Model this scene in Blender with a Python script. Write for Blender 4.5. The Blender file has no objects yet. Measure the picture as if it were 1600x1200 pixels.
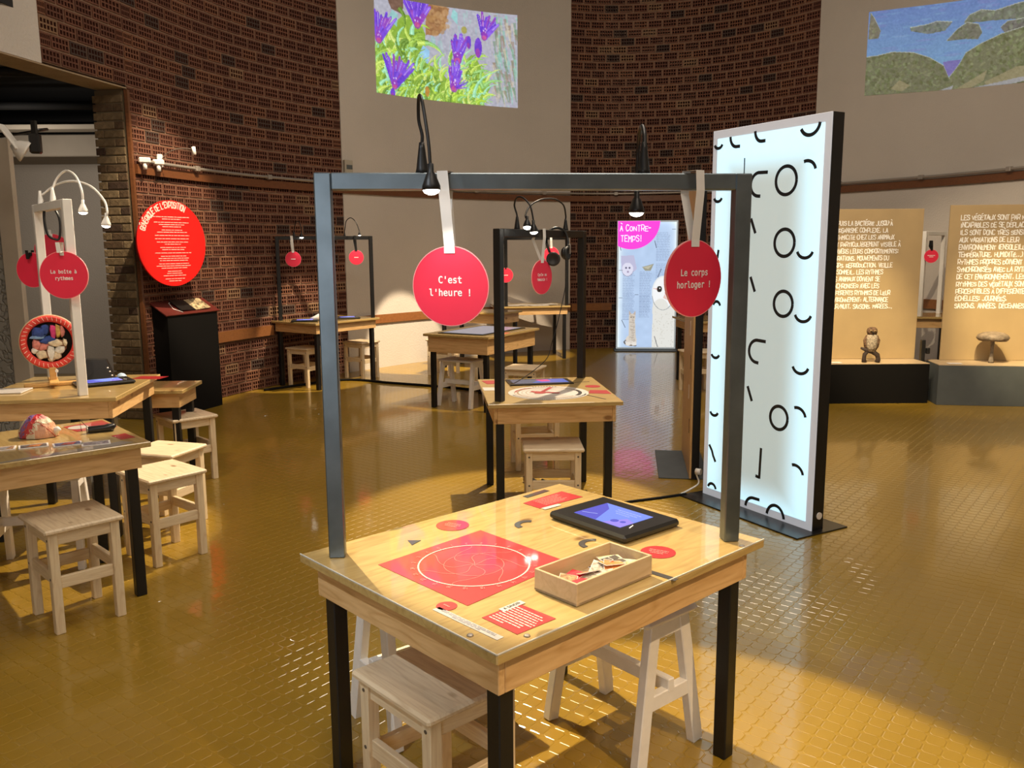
import bpy, bmesh, math, random, os
import numpy as np
from mathutils import Vector, Matrix, Euler
R = math.radians
SC = bpy.context.scene
COL = SC.collection
random.seed(7)
rng = np.random.default_rng(11)

# ------------------------------------------------------------------ camera, world, exposure, lights
cam_d = bpy.data.cameras.new('camera'); cam = bpy.data.objects.new('camera', cam_d); COL.objects.link(cam)
cam_d.sensor_width = 36.0; cam_d.lens = 1334 / 1600 * 36
cam_d.clip_start = 0.05
PITCH, ROLL, HC = .1594, -.0063, 1.566
def _cam():
    cp, sp = math.cos(PITCH), math.sin(PITCH)
    fw = Vector((0, cp, -sp)); up = Vector((0, sp, cp)); r = Vector((1, 0, 0))
    c, s = math.cos(ROLL), math.sin(ROLL)
    x = c * r + s * up; y = -s * r + c * up
    m = Matrix(((x.x, y.x, -fw.x, 0), (x.y, y.y, -fw.y, 0), (x.z, y.z, -fw.z, HC), (0, 0, 0, 1)))
    cam.matrix_world = m
_cam()
SC.camera = cam
world = bpy.data.worlds.new('world'); SC.world = world; world.use_nodes = True
world.node_tree.nodes['Background'].inputs[0].default_value = (1.0, .82, .62, 1)
world.node_tree.nodes['Background'].inputs[1].default_value = .05
SC.view_settings.view_transform = 'Standard'
SC.view_settings.look = 'None'
SC.view_settings.gamma = 1
SC.view_settings.use_curve_mapping = False
SC.view_settings.exposure = 0.0
WARM = (1.0, .80, .55); NEUT = (1.0, .88, .74); AMB = (1.0, .86, .70)

def area(name, loc, target, size, energy, color):
    l = bpy.data.lights.new(name, 'AREA'); l.energy = energy; l.color = color; l.shape = 'DISK'; l.size = size
    o = bpy.data.objects.new(name, l); COL.objects.link(o); o.location = loc
    o.rotation_euler = (Vector(target) - Vector(loc)).to_track_quat('-Z', 'Y').to_euler()
    return o
def spot(name, loc, target, ang, energy, color=WARM, blend=.25, radius=.03):
    l = bpy.data.lights.new(name, 'SPOT'); l.energy = energy; l.color = color
    l.spot_size = R(ang); l.spot_blend = blend; l.shadow_soft_size = radius
    o = bpy.data.objects.new(name, l); COL.objects.link(o); o.location = loc
    o.rotation_euler = (Vector(target) - Vector(loc)).to_track_quat('-Z', 'Y').to_euler()
    return o
# unseen disc lamps added under the ceiling as soft general fill
area('fill_light', (1.2, 7.2, 5.85), (1.2, 9.4, 0), 2.2, 170, AMB)
area('fill_light', (.6, 3.4, 5.85), (.6, 3.4, 0), 2.2, 105, AMB)
area('fill_light', (1.2, -.4, 5.6), (.6, 4.5, .5), 1.6, 85, AMB)
# track spots under the ceiling, each aimed at an exhibit
spot('track_spot', (-1.95, 5.35, 5.3), (.36, 2.46, .35), 16.5, 2700, (1, .80, .46), .22)          # near table
spot('track_spot', (2.9, -.3, 4.6), (.35, 2.1, .45), 20, 620, (1, .72, .42), .8)
spot('track_spot', (-1.9, .2, 3.9), (-.40, 2.25, 1.2), 25, 300, (.86, .93, 1.0), .8)     # cool light on the left of the near table                  # front apron
_w = bpy.data.lights.new('added_sheen_light', 'AREA'); _w.energy = 22; _w.color = (.82, .92, 1.0); _w.shape = 'RECTANGLE'; _w.size = 1.3; _w.size_y = 2.2
_wo = bpy.data.objects.new('added_sheen_light', _w); COL.objects.link(_wo); _wo.location = (-1.0, -1.25, 1.75); _wo.rotation_euler = (R(90), 0, R(180))   # unseen cool light added behind the camera for the left frame post's sheen
_wo.rotation_euler = (Vector((-.3, 2.3, 1.3)) - Vector(_wo.location)).to_track_quat('-Z', 'Z').to_euler()
spot('track_spot', (.6, 7.2, 5.3), (-2.45, 4.55, .6), 19, 2400, WARM, .25)               # left tables
spot('track_spot', (-1.2, 6.4, 5.3), (-3.15, 8.3, 1.75), 22, 1700, WARM, .5)           # red sign
spot('track_spot', (.9, 9.2, 5.3), (-2.1, 9.9, .7), 15, 2200, WARM, .2)                 # left back table
spot('track_spot', (.6, 8.6, 5.3), (-1.25, 11.35, .05), 15, 3600, WARM, .2)            # low white wall
spot('track_spot', (.9, 7.6, 5.3), (.1, 5.15, .5), 20, 2100, WARM, .3)                   # clock table
spot('track_spot', (1.2, 8.8, 5.3), (.3, 12.0, .7), 14, 2000, WARM, .3)
spot('track_spot', (1.6, 7.0, 5.3), (-.3, 8.6, .6), 15, 1150, WARM, .3)
spot('track_spot', (1.9, 5.6, 5.3), (3.62, 8.7, .62), 15, 1900, (1, .78, .42), .9)     # owl panel
spot('track_spot', (3.0, 5.4, 5.3), (5.05, 8.5, .65), 15, 2600, (1, .78, .42), .9)
spot('track_spot', (2.4, 5.0, 5.3), (4.3, 8.6, 1.3), 34, 700, WARM, .5)    # mushroom panel
spot('track_spot', (-2.4, 1.9, 5.3), (-3.0, 5.2, .7), 24, 260, NEUT, .5)

# ------------------------------------------------------------------ mesh helpers
class MB:
    def __init__(s): s.v = []; s.f = []; s.mi = []; s.sm = []
    def add(s, vs, fs, mi=0, sm=False):
        b = len(s.v); s.v += [tuple(map(float, q)) for q in vs]
        for f in fs: s.f.append(tuple(b + i for i in f)); s.mi.append(mi); s.sm.append(sm)
        return s
    def box(s, c, d, rot=0.0, bev=0.0, mi=0, M=None):
        hx, hy, hz = d[0] / 2, d[1] / 2, d[2] / 2
        b = min(bev, hx * .9, hy * .9, hz * .9)
        vs = []; fs = []
        if b <= 0:
            vs = [(x * hx, y * hy, z * hz) for x in (-1, 1) for y in (-1, 1) for z in (-1, 1)]
            fs = [(0, 1, 3, 2), (4, 6, 7, 5), (0, 4, 5, 1), (2, 3, 7, 6), (0, 2, 6, 4), (1, 5, 7, 3)]
        else:
            idx = {}
            for x in (-1, 1):
                for y in (-1, 1):
                    for z in (-1, 1):
                        for a in range(3):
                            p = [x * (hx - b), y * (hy - b), z * (hz - b)]
                            p[a] = (x * hx, y * hy, z * hz)[a]
                            idx[x, y, z, a] = len(vs); vs.append(tuple(p))
            for a in range(3):
                o = [i for i in range(3) if i != a]
                for sgn in (-1, 1):
                    q = []
                    for (u, w) in ((-1, -1), (1, -1), (1, 1), (-1, 1)):
                        k = [0, 0, 0]; k[a] = sgn; k[o[0]] = u; k[o[1]] = w; q.append(idx[k[0], k[1], k[2], a])
                    fs.append(tuple(q))
            for a in range(3):
                o = [i for i in range(3) if i != a]
                for u in (-1, 1):
                    for w in (-1, 1):
                        k1 = [0, 0, 0]; k1[a] = -1; k1[o[0]] = u; k1[o[1]] = w
                        k2 = list(k1); k2[a] = 1
                        fs.append((idx[(*k1, o[0])], idx[(*k2, o[0])], idx[(*k2, o[1])], idx[(*k1, o[1])]))
            for x in (-1, 1):
                for y in (-1, 1):
                    for z in (-1, 1): fs.append((idx[x, y, z, 0], idx[x, y, z, 1], idx[x, y, z, 2]))
        if M is None: M = Matrix.Translation(c) @ Matrix.Rotation(rot, 4, 'Z')
        vs = [M @ Vector(q) for q in vs]
        return s.add(vs, fs, mi)
    def bar(s, p, q, w, d, up=(0, 0, 1), bev=0.0, mi=0):
        p = Vector(p); q = Vector(q); z = (q - p).normalized(); u = Vector(up)
        if abs(z.dot(u)) > .98: u = Vector((1, 0, 0))
        y = (u - z * u.dot(z)).normalized(); x = y.cross(z)
        M = Matrix(((x.x, y.x, z.x, 0), (x.y, y.y, z.y, 0), (x.z, y.z, z.z, 0), (0, 0, 0, 1)))
        M = Matrix.Translation((p + q) / 2) @ M
        return s.box((0, 0, 0), (w, d, (q - p).length), bev=bev, mi=mi, M=M)
    def tube(s, pts, r, n=8, mi=0, cap=True):
        pts = [Vector(p) for p in pts]; rs = r if isinstance(r, (list, tuple)) else [r] * len(pts)
        prev = None; vs = []; fs = []
        for i, p in enumerate(pts):
            t = (pts[min(i + 1, len(pts) - 1)] - pts[max(i - 1, 0)]).normalized()
            if prev is None:
                a = Vector((0, 0, 1)) if abs(t.z) < .9 else Vector((1, 0, 0)); x = t.cross(a).normalized()
            else:
                x = (prev - t * prev.dot(t)).normalized()
            prev = x; y = t.cross(x)
            for k in range(n):
                a = 2 * math.pi * k / n; vs.append(p + (x * math.cos(a) + y * math.sin(a)) * rs[i])
        for i in range(len(pts) - 1):
            for k in range(n):
                fs.append((i * n + k, i * n + (k + 1) % n, (i + 1) * n + (k + 1) % n, (i + 1) * n + k))
        s.add(vs, fs, mi, True)
        if cap:
            b = len(s.v) - len(vs)
            s.f.append(tuple(b + k for k in range(n))[::-1]); s.mi.append(mi); s.sm.append(False)
            s.f.append(tuple(b + (len(pts) - 1) * n + k for k in range(n))); s.mi.append(mi); s.sm.append(False)
        return s
    def cyl(s, p, q, r, n=24, mi=0): return s.tube([p, q], r, n, mi)
    def lathe(s, prof, c=(0, 0, 0), n=24, mi=0, M=None):
        vs = []; fs = []
        for (r, z) in prof:
            for k in range(n):
                a = 2 * math.pi * k / n; vs.append(Vector((r * math.cos(a), r * math.sin(a), z)))
        for i in range(len(prof) - 1):
            for k in range(n): fs.append((i * n + k, i * n + (k + 1) % n, (i + 1) * n + (k + 1) % n, (i + 1) * n + k))
        T = M if M is not None else Matrix.Translation(c)
        return s.add([T @ q for q in vs], fs, mi, True)
    def poly(s, pts, z0, z1=None, mi=0):
        n = len(pts)
        if z1 is None: return s.add([(x, y, z0) for x, y in pts], [tuple(range(n))], mi)
        vs = [(x, y, z0) for x, y in pts] + [(x, y, z1) for x, y in pts]
        fs = [tuple(range(n))[::-1], tuple(range(n, 2 * n))] + [(i, (i + 1) % n, n + (i + 1) % n, n + i) for i in range(n)]
        return s.add(vs, fs, mi)
    def stroke(s, pts, w, z=0.0, mi=0):
        """flat ribbon along a polyline in the XY plane"""
        P = [Vector((p[0], p[1])) for p in pts]; L = []; Rr = []
        for i, p in enumerate(P):
            a = P[max(i - 1, 0)]; b = P[min(i + 1, len(P) - 1)]
            t = (b - a); t = t.normalized() if t.length > 0 else Vector((1, 0)); nrm = Vector((-t.y, t.x)) * w / 2
            e = Vector((0, 0))
            L.append(p + nrm); Rr.append(p - nrm)
        n = len(P)
        return s.add([(q.x, q.y, z) for q in L] + [(q.x, q.y, z) for q in Rr],
                     [(n + i, n + i + 1, i + 1, i) for i in range(n - 1)], mi)
    def xf(s, M):
        s.v = [tuple(M @ Vector(q)) for q in s.v]; return s
    def join(s, o, mi=0):
        b = len(s.v); s.v += o.v; s.f += [tuple(b + i for i in f) for f in o.f]; s.mi += [m + mi for m in o.mi]; s.sm += o.sm
        return s
    def mesh(s, name, mats):
        me = bpy.data.meshes.new(name); me.from_pydata(s.v, [], s.f)
        for m in (mats if isinstance(mats, (list, tuple)) else [mats]): me.materials.append(m)
        me.polygons.foreach_set('material_index', s.mi); me.polygons.foreach_set('use_smooth', s.sm)
        me.update(); return me

def np_mesh(name, V, Q, mats, mi=None):
    me = bpy.data.meshes.new(name); nv, nq = len(V), len(Q)
    me.vertices.add(nv); me.vertices.foreach_set('co', np.ascontiguousarray(V, dtype=np.float32).ravel())
    me.loops.add(nq * 4); me.loops.foreach_set('vertex_index', np.ascontiguousarray(Q, dtype=np.int32).ravel())
    me.polygons.add(nq); me.polygons.foreach_set('loop_start', np.arange(0, nq * 4, 4, dtype=np.int32))
    try: me.polygons.foreach_set('loop_total', np.full(nq, 4, dtype=np.int32))
    except Exception: pass
    for m in mats: me.materials.append(m)
    if mi is not None: me.polygons.foreach_set('material_index', np.ascontiguousarray(mi, dtype=np.int32))
    me.polygons.foreach_set('use_smooth', np.zeros(nq, dtype=bool)); me.update(calc_edges=True); me.validate(); return me

def wm(o):
    M = Matrix.Translation(o.location) @ o.rotation_euler.to_matrix().to_4x4()
    return wm(o.parent) @ M if o.parent else M
def obj(name, mb, mat, parent=None, world=False, label=None, loc=None):
    if isinstance(mb, MB):
        if world and parent is not None: mb.xf(wm(parent).inverted())
        mb = mb.mesh(name, mat)
    o = bpy.data.objects.new(name, mb); COL.objects.link(o)
    if parent is not None: o.parent = parent
    if loc is not None: o.location = loc
    if label: o['label'] = label
    return o
def tag(o, label, cat, group=None):
    o['label'] = label; o['category'] = cat
    if group: o['group'] = group
    return o
def thing(name, label, cat, loc=(0, 0, 0), rz=0, group=None):
    o = bpy.data.objects.new(name, None); COL.objects.link(o); o.empty_display_size = .05
    o.location = loc; o.rotation_euler = (0, 0, rz); return tag(o, label, cat, group)
def struct(name, mb, mat, parent=None):
    o = obj(name, mb, mat, parent); o['kind'] = 'structure'; return o
def dup(root, loc, rz, label, group=None):
    r = root.copy(); COL.objects.link(r); r.location = loc; r.rotation_euler = (0, 0, rz); r['label'] = label
    if group: r['group'] = group
    for ch in list(root.children):
        c = ch.copy(); COL.objects.link(c); c.parent = r
        for g in ch.children:
            d = g.copy(); COL.objects.link(d); d.parent = c
    return r
def arcpts(cx, cy, r, a0, a1, n=16, ry=None):
    ry = r if ry is None else ry
    return [(cx + r * math.cos(R(a0 + (a1 - a0) * i / n)), cy + ry * math.sin(R(a0 + (a1 - a0) * i / n))) for i in range(n + 1)]
def curve(pts, n=6):
    P = [Vector(p) for p in pts]; out = []
    P = [P[0] * 2 - P[1]] + P + [P[-1] * 2 - P[-2]]
    for i in range(1, len(P) - 2):
        for k in range(n):
            t = k / n; a, b, c, d = P[i - 1:i + 3]
            out.append(.5 * ((2 * b) + (c - a) * t + (2 * a - 5 * b + 4 * c - d) * t * t + (3 * b - a - 3 * c + d) * t ** 3))
    return out + [P[-2]]

# ------------------------------------------------------------------ materials
def lin(c):
    return tuple(((x / 255) / 12.92 if x / 255 <= .04045 else ((x / 255 + .055) / 1.055) ** 2.4) for x in c)
def mat(name, col, rough=.5, metal=0., coat=0., emi=None, es=1., spec=.5, noise=0., nscale=8., bump=0., bscale=40., alpha=None, trans=0.):
    m = bpy.data.materials.new(name); m.use_nodes = True; nt = m.node_tree; b = nt.nodes['Principled BSDF']
    b.inputs['Base Color'].default_value = (*col, 1); b.inputs['Roughness'].default_value = rough
    b.inputs['Metallic'].default_value = metal; b.inputs['Coat Weight'].default_value = coat; b.inputs['Coat Roughness'].default_value = .05
    b.inputs['Specular IOR Level'].default_value = spec; b.inputs['Transmission Weight'].default_value = trans
    if emi: b.inputs['Emission Color'].default_value = (*emi, 1); b.inputs['Emission Strength'].default_value = es
    tc = nt.nodes.new('ShaderNodeTexCoord')
    nz = nt.nodes.new('ShaderNodeTexNoise'); nz.inputs['Scale'].default_value = nscale; nz.inputs['Detail'].default_value = 4
    nt.links.new(tc.outputs['Object'], nz.inputs['Vector'])
    mx = nt.nodes.new('ShaderNodeMix'); mx.data_type = 'RGBA'; mx.blend_type = 'MULTIPLY'
    mx.inputs[0].default_value = 1.; mx.inputs[6].default_value = (*col, 1)
    mr = nt.nodes.new('ShaderNodeMapRange'); n_ = max(noise, .04); mr.inputs[1].default_value = .3; mr.inputs[2].default_value = .7
    mr.inputs[3].default_value = 1 - n_; mr.inputs[4].default_value = 1 + n_ * .6
    nt.links.new(nz.outputs[0], mr.inputs[0]); nt.links.new(mr.outputs[0], mx.inputs[7]); nt.links.new(mx.outputs[2], b.inputs['Base Color'])
    if bump > 0:
        n2 = nt.nodes.new('ShaderNodeTexNoise'); n2.inputs['Scale'].default_value = bscale; n2.inputs['Detail'].default_value = 5
        nt.links.new(tc.outputs['Object'], n2.inputs['Vector'])
        bp = nt.nodes.new('ShaderNodeBump'); bp.inputs['Strength'].default_value = bump; bp.inputs['Distance'].default_value = .02
        nt.links.new(n2.outputs[0], bp.inputs['Height']); nt.links.new(bp.outputs[0], b.inputs['Normal'])
    return m
def wood(name, c1, c2, axis=0, rough=.45, coat=0., knots=True, gs=1.0):
    m = bpy.data.materials.new(name); m.use_nodes = True; nt = m.node_tree; b = nt.nodes['Principled BSDF']; L = nt.links.new
    N = nt.nodes.new
    tc = N('ShaderNodeTexCoord'); mp = N('ShaderNodeMapping'); L(tc.outputs['Object'], mp.inputs[0])
    sc = [14 * gs, 14 * gs, 14 * gs]; sc[axis] = 1.6 * gs; mp.inputs['Scale'].default_value = sc
    n1 = N('ShaderNodeTexNoise'); n1.inputs['Scale'].default_value = .8; n1.inputs['Detail'].default_value = 2; n1.inputs['Distortion'].default_value = .35
    L(mp.outputs[0], n1.inputs['Vector'])
    mul = N('ShaderNodeMath'); mul.operation = 'MULTIPLY'; mul.inputs[1].default_value = 9; L(n1.outputs[0], mul.inputs[0])
    fr = N('ShaderNodeMath'); fr.operation = 'PINGPONG'; fr.inputs[1].default_value = .5; L(mul.outputs[0], fr.inputs[0])
    rp = N('ShaderNodeMapRange'); rp.inputs[1].default_value = 0; rp.inputs[2].default_value = .22; rp.inputs[3].default_value = 1; rp.inputs[4].default_value = 0
    L(fr.outputs[0], rp.inputs[0])
    n2 = N('ShaderNodeTexNoise'); n2.inputs['Scale'].default_value = 5; n2.inputs['Detail'].default_value = 3; L(mp.outputs[0], n2.inputs['Vector'])
    ad = N('ShaderNodeMath'); ad.operation = 'MULTIPLY_ADD'; ad.inputs[1].default_value = .45; L(rp.outputs[0], ad.inputs[0]); 
    m3 = N('ShaderNodeMapRange'); m3.inputs[1].default_value = .35; m3.inputs[2].default_value = .7; m3.inputs[3].default_value = 0; m3.inputs[4].default_value = .45
    L(n2.outputs[0], m3.inputs[0]); L(m3.outputs[0], ad.inputs[2])
    mx = N('ShaderNodeMix'); mx.data_type = 'RGBA'; mx.inputs[6].default_value = (*c1, 1); mx.inputs[7].default_value = (*c2, 1); L(ad.outputs[0], mx.inputs[0])
    out = mx.outputs[2]
    if knots:
        vm = N('ShaderNodeMapping'); vs = [7.0 * gs] * 3; vs[axis] = 3.6 * gs; vm.inputs['Scale'].default_value = vs; L(tc.outputs['Object'], vm.inputs[0])
        vo = N('ShaderNodeTexVoronoi'); vo.inputs['Scale'].default_value = 1.; L(vm.outputs[0], vo.inputs['Vector'])
        kr = N('ShaderNodeMapRange'); kr.inputs[1].default_value = .06; kr.inputs[2].default_value = .13; kr.inputs[3].default_value = .85; kr.inputs[4].default_value = 0
        L(vo.outputs['Distance'], kr.inputs[0])
        k2 = N('ShaderNodeMix'); k2.data_type = 'RGBA'; k2.inputs[7].default_value = (c2[0] * .45, c2[1] * .33, c2[2] * .22, 1)
        L(kr.outputs[0], k2.inputs[0]); L(out, k2.inputs[6]); out = k2.outputs[2]
    L(out, b.inputs['Base Color']); b.inputs['Roughness'].default_value = rough; b.inputs['Coat Weight'].default_value = coat; b.inputs['Coat Roughness'].default_value = .035
    bp = N('ShaderNodeBump'); bp.inputs['Strength'].default_value = .08; bp.inputs['Distance'].default_value = .01; L(n2.outputs[0], bp.inputs['Height'])
    L(bp.outputs[0], b.inputs['Normal'])
    return m
PC1, PC2 = (.62, .40, .19), (.40, .215, .085)
M = {}
for ax, nm in enumerate('xyz'): M['pine_' + nm] = wood('pine_board_' + nm, (.74, .48, .22), (.52, .285, .10), ax, .42)
M['top'] = wood('pine_table_top', (.52, .365, .135), (.365, .225, .070), 1, .4, coat=1.0)
for ax, nm in enumerate('xyz'): M['stool_' + nm] = wood('pale_stool_pine_' + nm, (.84, .69, .46), (.66, .48, .28), ax, .5, gs=1.4)
M['seat'] = wood('stool_seat_pine', (.80, .65, .44), (.60, .44, .27), 0, .5, gs=1.3)
M['white_paint'] = mat('white_painted_wood', (.90, .86, .80), .45, noise=.05, nscale=20)
M['box_ply'] = wood('plywood_box', (.56, .41, .245), (.47, .33, .18), 1, .5, knots=False)
M['black'] = mat('black_powder_coated_steel', (.007, .007, .0075), .42, metal=0., spec=.45, bump=.05, bscale=300)
M['grey_steel'] = mat('blue_grey_steel', (.17, .205, .23), .34, metal=.88, noise=.2, nscale=9)
M['black_box'] = mat('black_painted_board', (.005, .0045, .004), .8, spec=.2)
M['slate'] = mat('dark_grey_painted_board', (.085, .098, .102), .7, noise=.1)
M['plastic'] = mat('black_plastic', (.012, .012, .012), .3)
M['white_steel'] = mat('white_painted_steel', (.80, .78, .73), .4)
M['red'] = mat('red_card', (.80, .022, .065), .55)
M['red_edge'] = mat('pink_card_edge', (.95, .35, .35), .5)
M['red_print'] = mat('red_print_under_acrylic', (.47, .020, .028), .5, coat=1.0)
M['red_line'] = mat('pale_red_print_line', (.75, .28, .25), .5, coat=1.0)
M['white_print'] = mat('white_print', (.62, .58, .54), .5, coat=.6)
M['white_text'] = mat('white_lettering', (.9, .86, .83), .5)
M['grey_text'] = mat('grey_lettering', (.30, .30, .34), .6)
M['black_print'] = mat('black_print', (.02, .02, .02), .5, coat=1.0)
M['dark_print'] = mat('dark_grey_print_on_acrylic', (.055, .05, .05), .45, coat=1.0)
M['ribbon'] = mat('white_ribbon', (.82, .80, .77), .7)
M['bulb'] = mat('lit_lamp_lens', (1, 1, 1), .5, emi=(1, .93, .80), es=14)
M['plaster'] = mat('white_plaster', (.55, .50, .44), .85, noise=.05, nscale=1.2, bump=.25, bscale=60)
M['plaster_left'] = mat('rough_white_plaster', (.62, .58, .53), .9, noise=.05, nscale=2, bump=.5, bscale=45)
M['ceiling'] = mat('dark_ceiling', (.10, .09, .08), .9)
M['dark_duct'] = mat('dark_painted_soffit', (.018, .019, .021), .7)
M['rail'] = wood('varnished_wall_rail', (.16, .060, .022), (.10, .036, .014), 0, .4, knots=False)
M['lower_rail'] = wood('varnished_low_rail', (.26, .105, .035), (.17, .062, .02), 0, .35, knots=False)
M['conduit'] = mat('metal_conduit', (.35, .31, .27), .4, metal=.4)
M['stone'] = mat('concrete_lintel', (.36, .27, .17), .85, noise=.12, bump=.3)

# ------------------------------------------------------------------ room plan curve
CP = [(-3.9, 2.0), (-3.86, 4.0), (-3.74, 5.5), (-3.63, 6.4), (-3.36, 7.8), (-3.1, 8.85), (-2.8, 9.6), (-2.4, 10.3), (-2.05, 10.78),
      (-1.72, 11.2), (-1.3, 11.68), (-.7, 12.22), (0, 12.7), (.7, 13.02), (1.5, 13.2), (2.4, 13.05), (3.1, 12.7), (3.7, 12.15),
      (4.25, 11.38), (4.7, 10.65), (5.05, 10.0), (5.36, 9.14), (5.58, 8), (5.7, 6.5), (5.5, 4.5), (4.9, 2.5), (3.8, .5), (2, -1), (0, -1.6), (-2, -1), (-3.4, .4)]
def _spl():
    n = len(CP); out = []
    P = [np.array(p, float) for p in CP]
    for i in range(n):
        a, b, c, d = P[i - 1], P[i], P[(i + 1) % n], P[(i + 2) % n]
        for k in range(40):
            t = k / 40; out.append(.5 * ((2 * b) + (c - a) * t + (2 * a - 5 * b + 4 * c - d) * t * t + (3 * b - a - 3 * c + d) * t ** 3))
    out.append(out[0]); return np.array(out)
WP = _spl(); WS = np.concatenate([[0], np.cumsum(np.hypot(*np.diff(WP, axis=0).T))])
def wp(s, off=0.0, z=0.0):
    s = s % WS[-1]
    x = np.interp(s, WS, WP[:, 0]); y = np.interp(s, WS, WP[:, 1])
    x2 = np.interp(s + .05, WS, WP[:, 0]); y2 = np.interp(s + .05, WS, WP[:, 1]); x1 = np.interp(s - .05, WS, WP[:, 0]); y1 = np.interp(s - .05, WS, WP[:, 1])
    t = np.array([x2 - x1, y2 - y1]); t /= np.hypot(*t); nrm = np.array([-t[1], t[0]])    # outward
    return np.array([x + nrm[0] * off, y + nrm[1] * off, z]), t, nrm
def s_ratio(r):   # arc length where the far wall is seen at x/y = r
    m = (WP[:, 1] > 5); k = np.where(m)[0]
    return WS[k[np.argmin(np.abs(WP[k, 0] / WP[k, 1] - r))]]
def s_near(x, y): return WS[np.argmin(np.hypot(WP[:, 0] - x, WP[:, 1] - y))]
S_BL = s_ratio(-.524); S_JAMB = s_near(-3.36, 7.8); S1 = s_ratio(-.1925); S2 = s_ratio(.0685); S3 = s_ratio(.345); S_END = s_near(5.6, 8)
def wall_strip(s0, s1, z0, z1, off0, off1, step=.15):
    mb = MB(); n = max(2, int((s1 - s0) / step)); vs = []
    for i in range(n + 1):
        s = s0 + (s1 - s0) * i / n
        for off, z in ((off0, z0), (off0, z1), (off1, z1), (off1, z0)): vs.append(wp(s, off, z)[0])
    fs = []
    for i in range(n):
        for k in range(4): fs.append((i * 4 + k, i * 4 + (k + 1) % 4, (i + 1) * 4 + (k + 1) % 4, (i + 1) * 4 + k))
    fs += [(0, 1, 2, 3), (n * 4 + 3, n * 4 + 2, n * 4 + 1, n * 4)]
    return mb.add(vs, fs)
ZC, ZL = 6.0, 2.965
# floor
FM = mat('ochre_enamel_floor', (.34, .205, .018), .36, spec=.5, noise=.10, nscale=1.3)
def _floor_rough():
    nt = FM.node_tree; b = nt.nodes['Principled BSDF']; b.inputs['Coat Weight'].default_value = .72; b.inputs['Coat Roughness'].default_value = .075; b.inputs['Coat IOR'].default_value = 1.62
    n = nt.nodes.new('ShaderNodeTexNoise'); n.inputs['Scale'].default_value = 26; n.inputs['Detail'].default_value = 3
    tc = nt.nodes.new('ShaderNodeTexCoord'); nt.links.new(tc.outputs['Object'], n.inputs['Vector'])
    bp = nt.nodes.new('ShaderNodeBump'); bp.inputs['Strength'].default_value = .022; bp.inputs['Distance'].default_value = .01
    nt.links.new(n.outputs[0], bp.inputs['Height']); nt.links.new(bp.outputs[0], b.inputs['Normal']); nt.links.new(bp.outputs[0], b.inputs['Coat Normal'])
_floor_rough()
floor = struct('floor', MB().box((.5, 5.5, -.0512), (16, 18, .1)), FM)
PT = .0585; FA = R(52.3)
def tile_mesh_data():
    h = PT / 2 - .0009; c = .010; b = .0028
    def octo(h, c, z): return [(-h + c, -h, z), (h - c, -h, z), (h, -h + c, z), (h, h - c, z), (h - c, h, z), (-h + c, h, z), (-h, h - c, z), (-h, -h + c, z)]
    V = octo(h, c, -.0011) + octo(h - b, c - .001, 0.0)
    Q = [(i, (i + 1) % 8, 8 + (i + 1) % 8, 8 + i) for i in range(8)] + [(8, 9, 14, 15), (9, 10, 13, 14), (10, 11, 12, 13)]
    return np.array(V), np.array(Q)
TV, TQ = tile_mesh_data()
def tile_spots():
    ca, sa = math.cos(FA), math.sin(FA); out = []
    n = int(16 / PT)
    I, J = np.meshgrid(np.arange(-n, n), np.arange(-n, n)); u = I.ravel() * PT; v = J.ravel() * PT + np.where(I.ravel() % 2 == 0, 0, 0) * PT
    x = u * ca - v * sa; y = u * sa + v * ca
    k = (y > 1.45) & (y < 13.2) & (x > -.64 * y - .25) & (x < .64 * y + .25); x = x[k]; y = y[k]
    # inside the room
    ins = np.zeros(len(x), bool); W = WP[::6]
    j = len(W) - 1
    for i in range(len(W)):
        xi, yi = W[i]; xj, yj = W[j]
        c = ((yi > y) != (yj > y)) & (x < (xj - xi) * (y - yi) / (yj - yi + 1e-12) + xi); ins ^= c; j = i
    ins |= (x < -3.2) & (y < 8.0)
    return x[ins], y[ins]
tx, ty = tile_spots()
vis = (ty > 2.15) & (np.abs(tx) < .6 * ty - .05)
order = np.argsort(np.where(vis, ty, 99)); near = order[:300]; rest = order[300:]
tile_me = np_mesh('tile', TV, TQ, [FM])
for i in near:
    o = bpy.data.objects.new('tile', tile_me); COL.objects.link(o); o.parent = floor
    o.location = (tx[i], ty[i], 0); o.rotation_euler = (random.uniform(-.0032, .0032), random.uniform(-.0032, .0032), FA)
ca, sa = math.cos(FA), math.sin(FA); Rt = np.array([[ca, -sa, 0], [sa, ca, 0], [0, 0, 1]]); TVr = TV @ Rt.T
nr = len(rest); tilt = rng.uniform(-.0032, .0032, (nr, 2))
V = TVr[None] + np.stack([tx[rest], ty[rest], np.zeros(nr)], 1)[:, None]
V[..., 2] += TVr[None, :, 0] * tilt[:, None, 0] + TVr[None, :, 1] * tilt[:, None, 1]
Q = TQ[None] + (np.arange(nr) * len(TV))[:, None, None]
o = obj('tile_field', np_mesh('tile_field', V.reshape(-1, 3), Q.reshape(-1, 4), [FM]), None, floor); o['kind'] = 'stuff'

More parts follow.
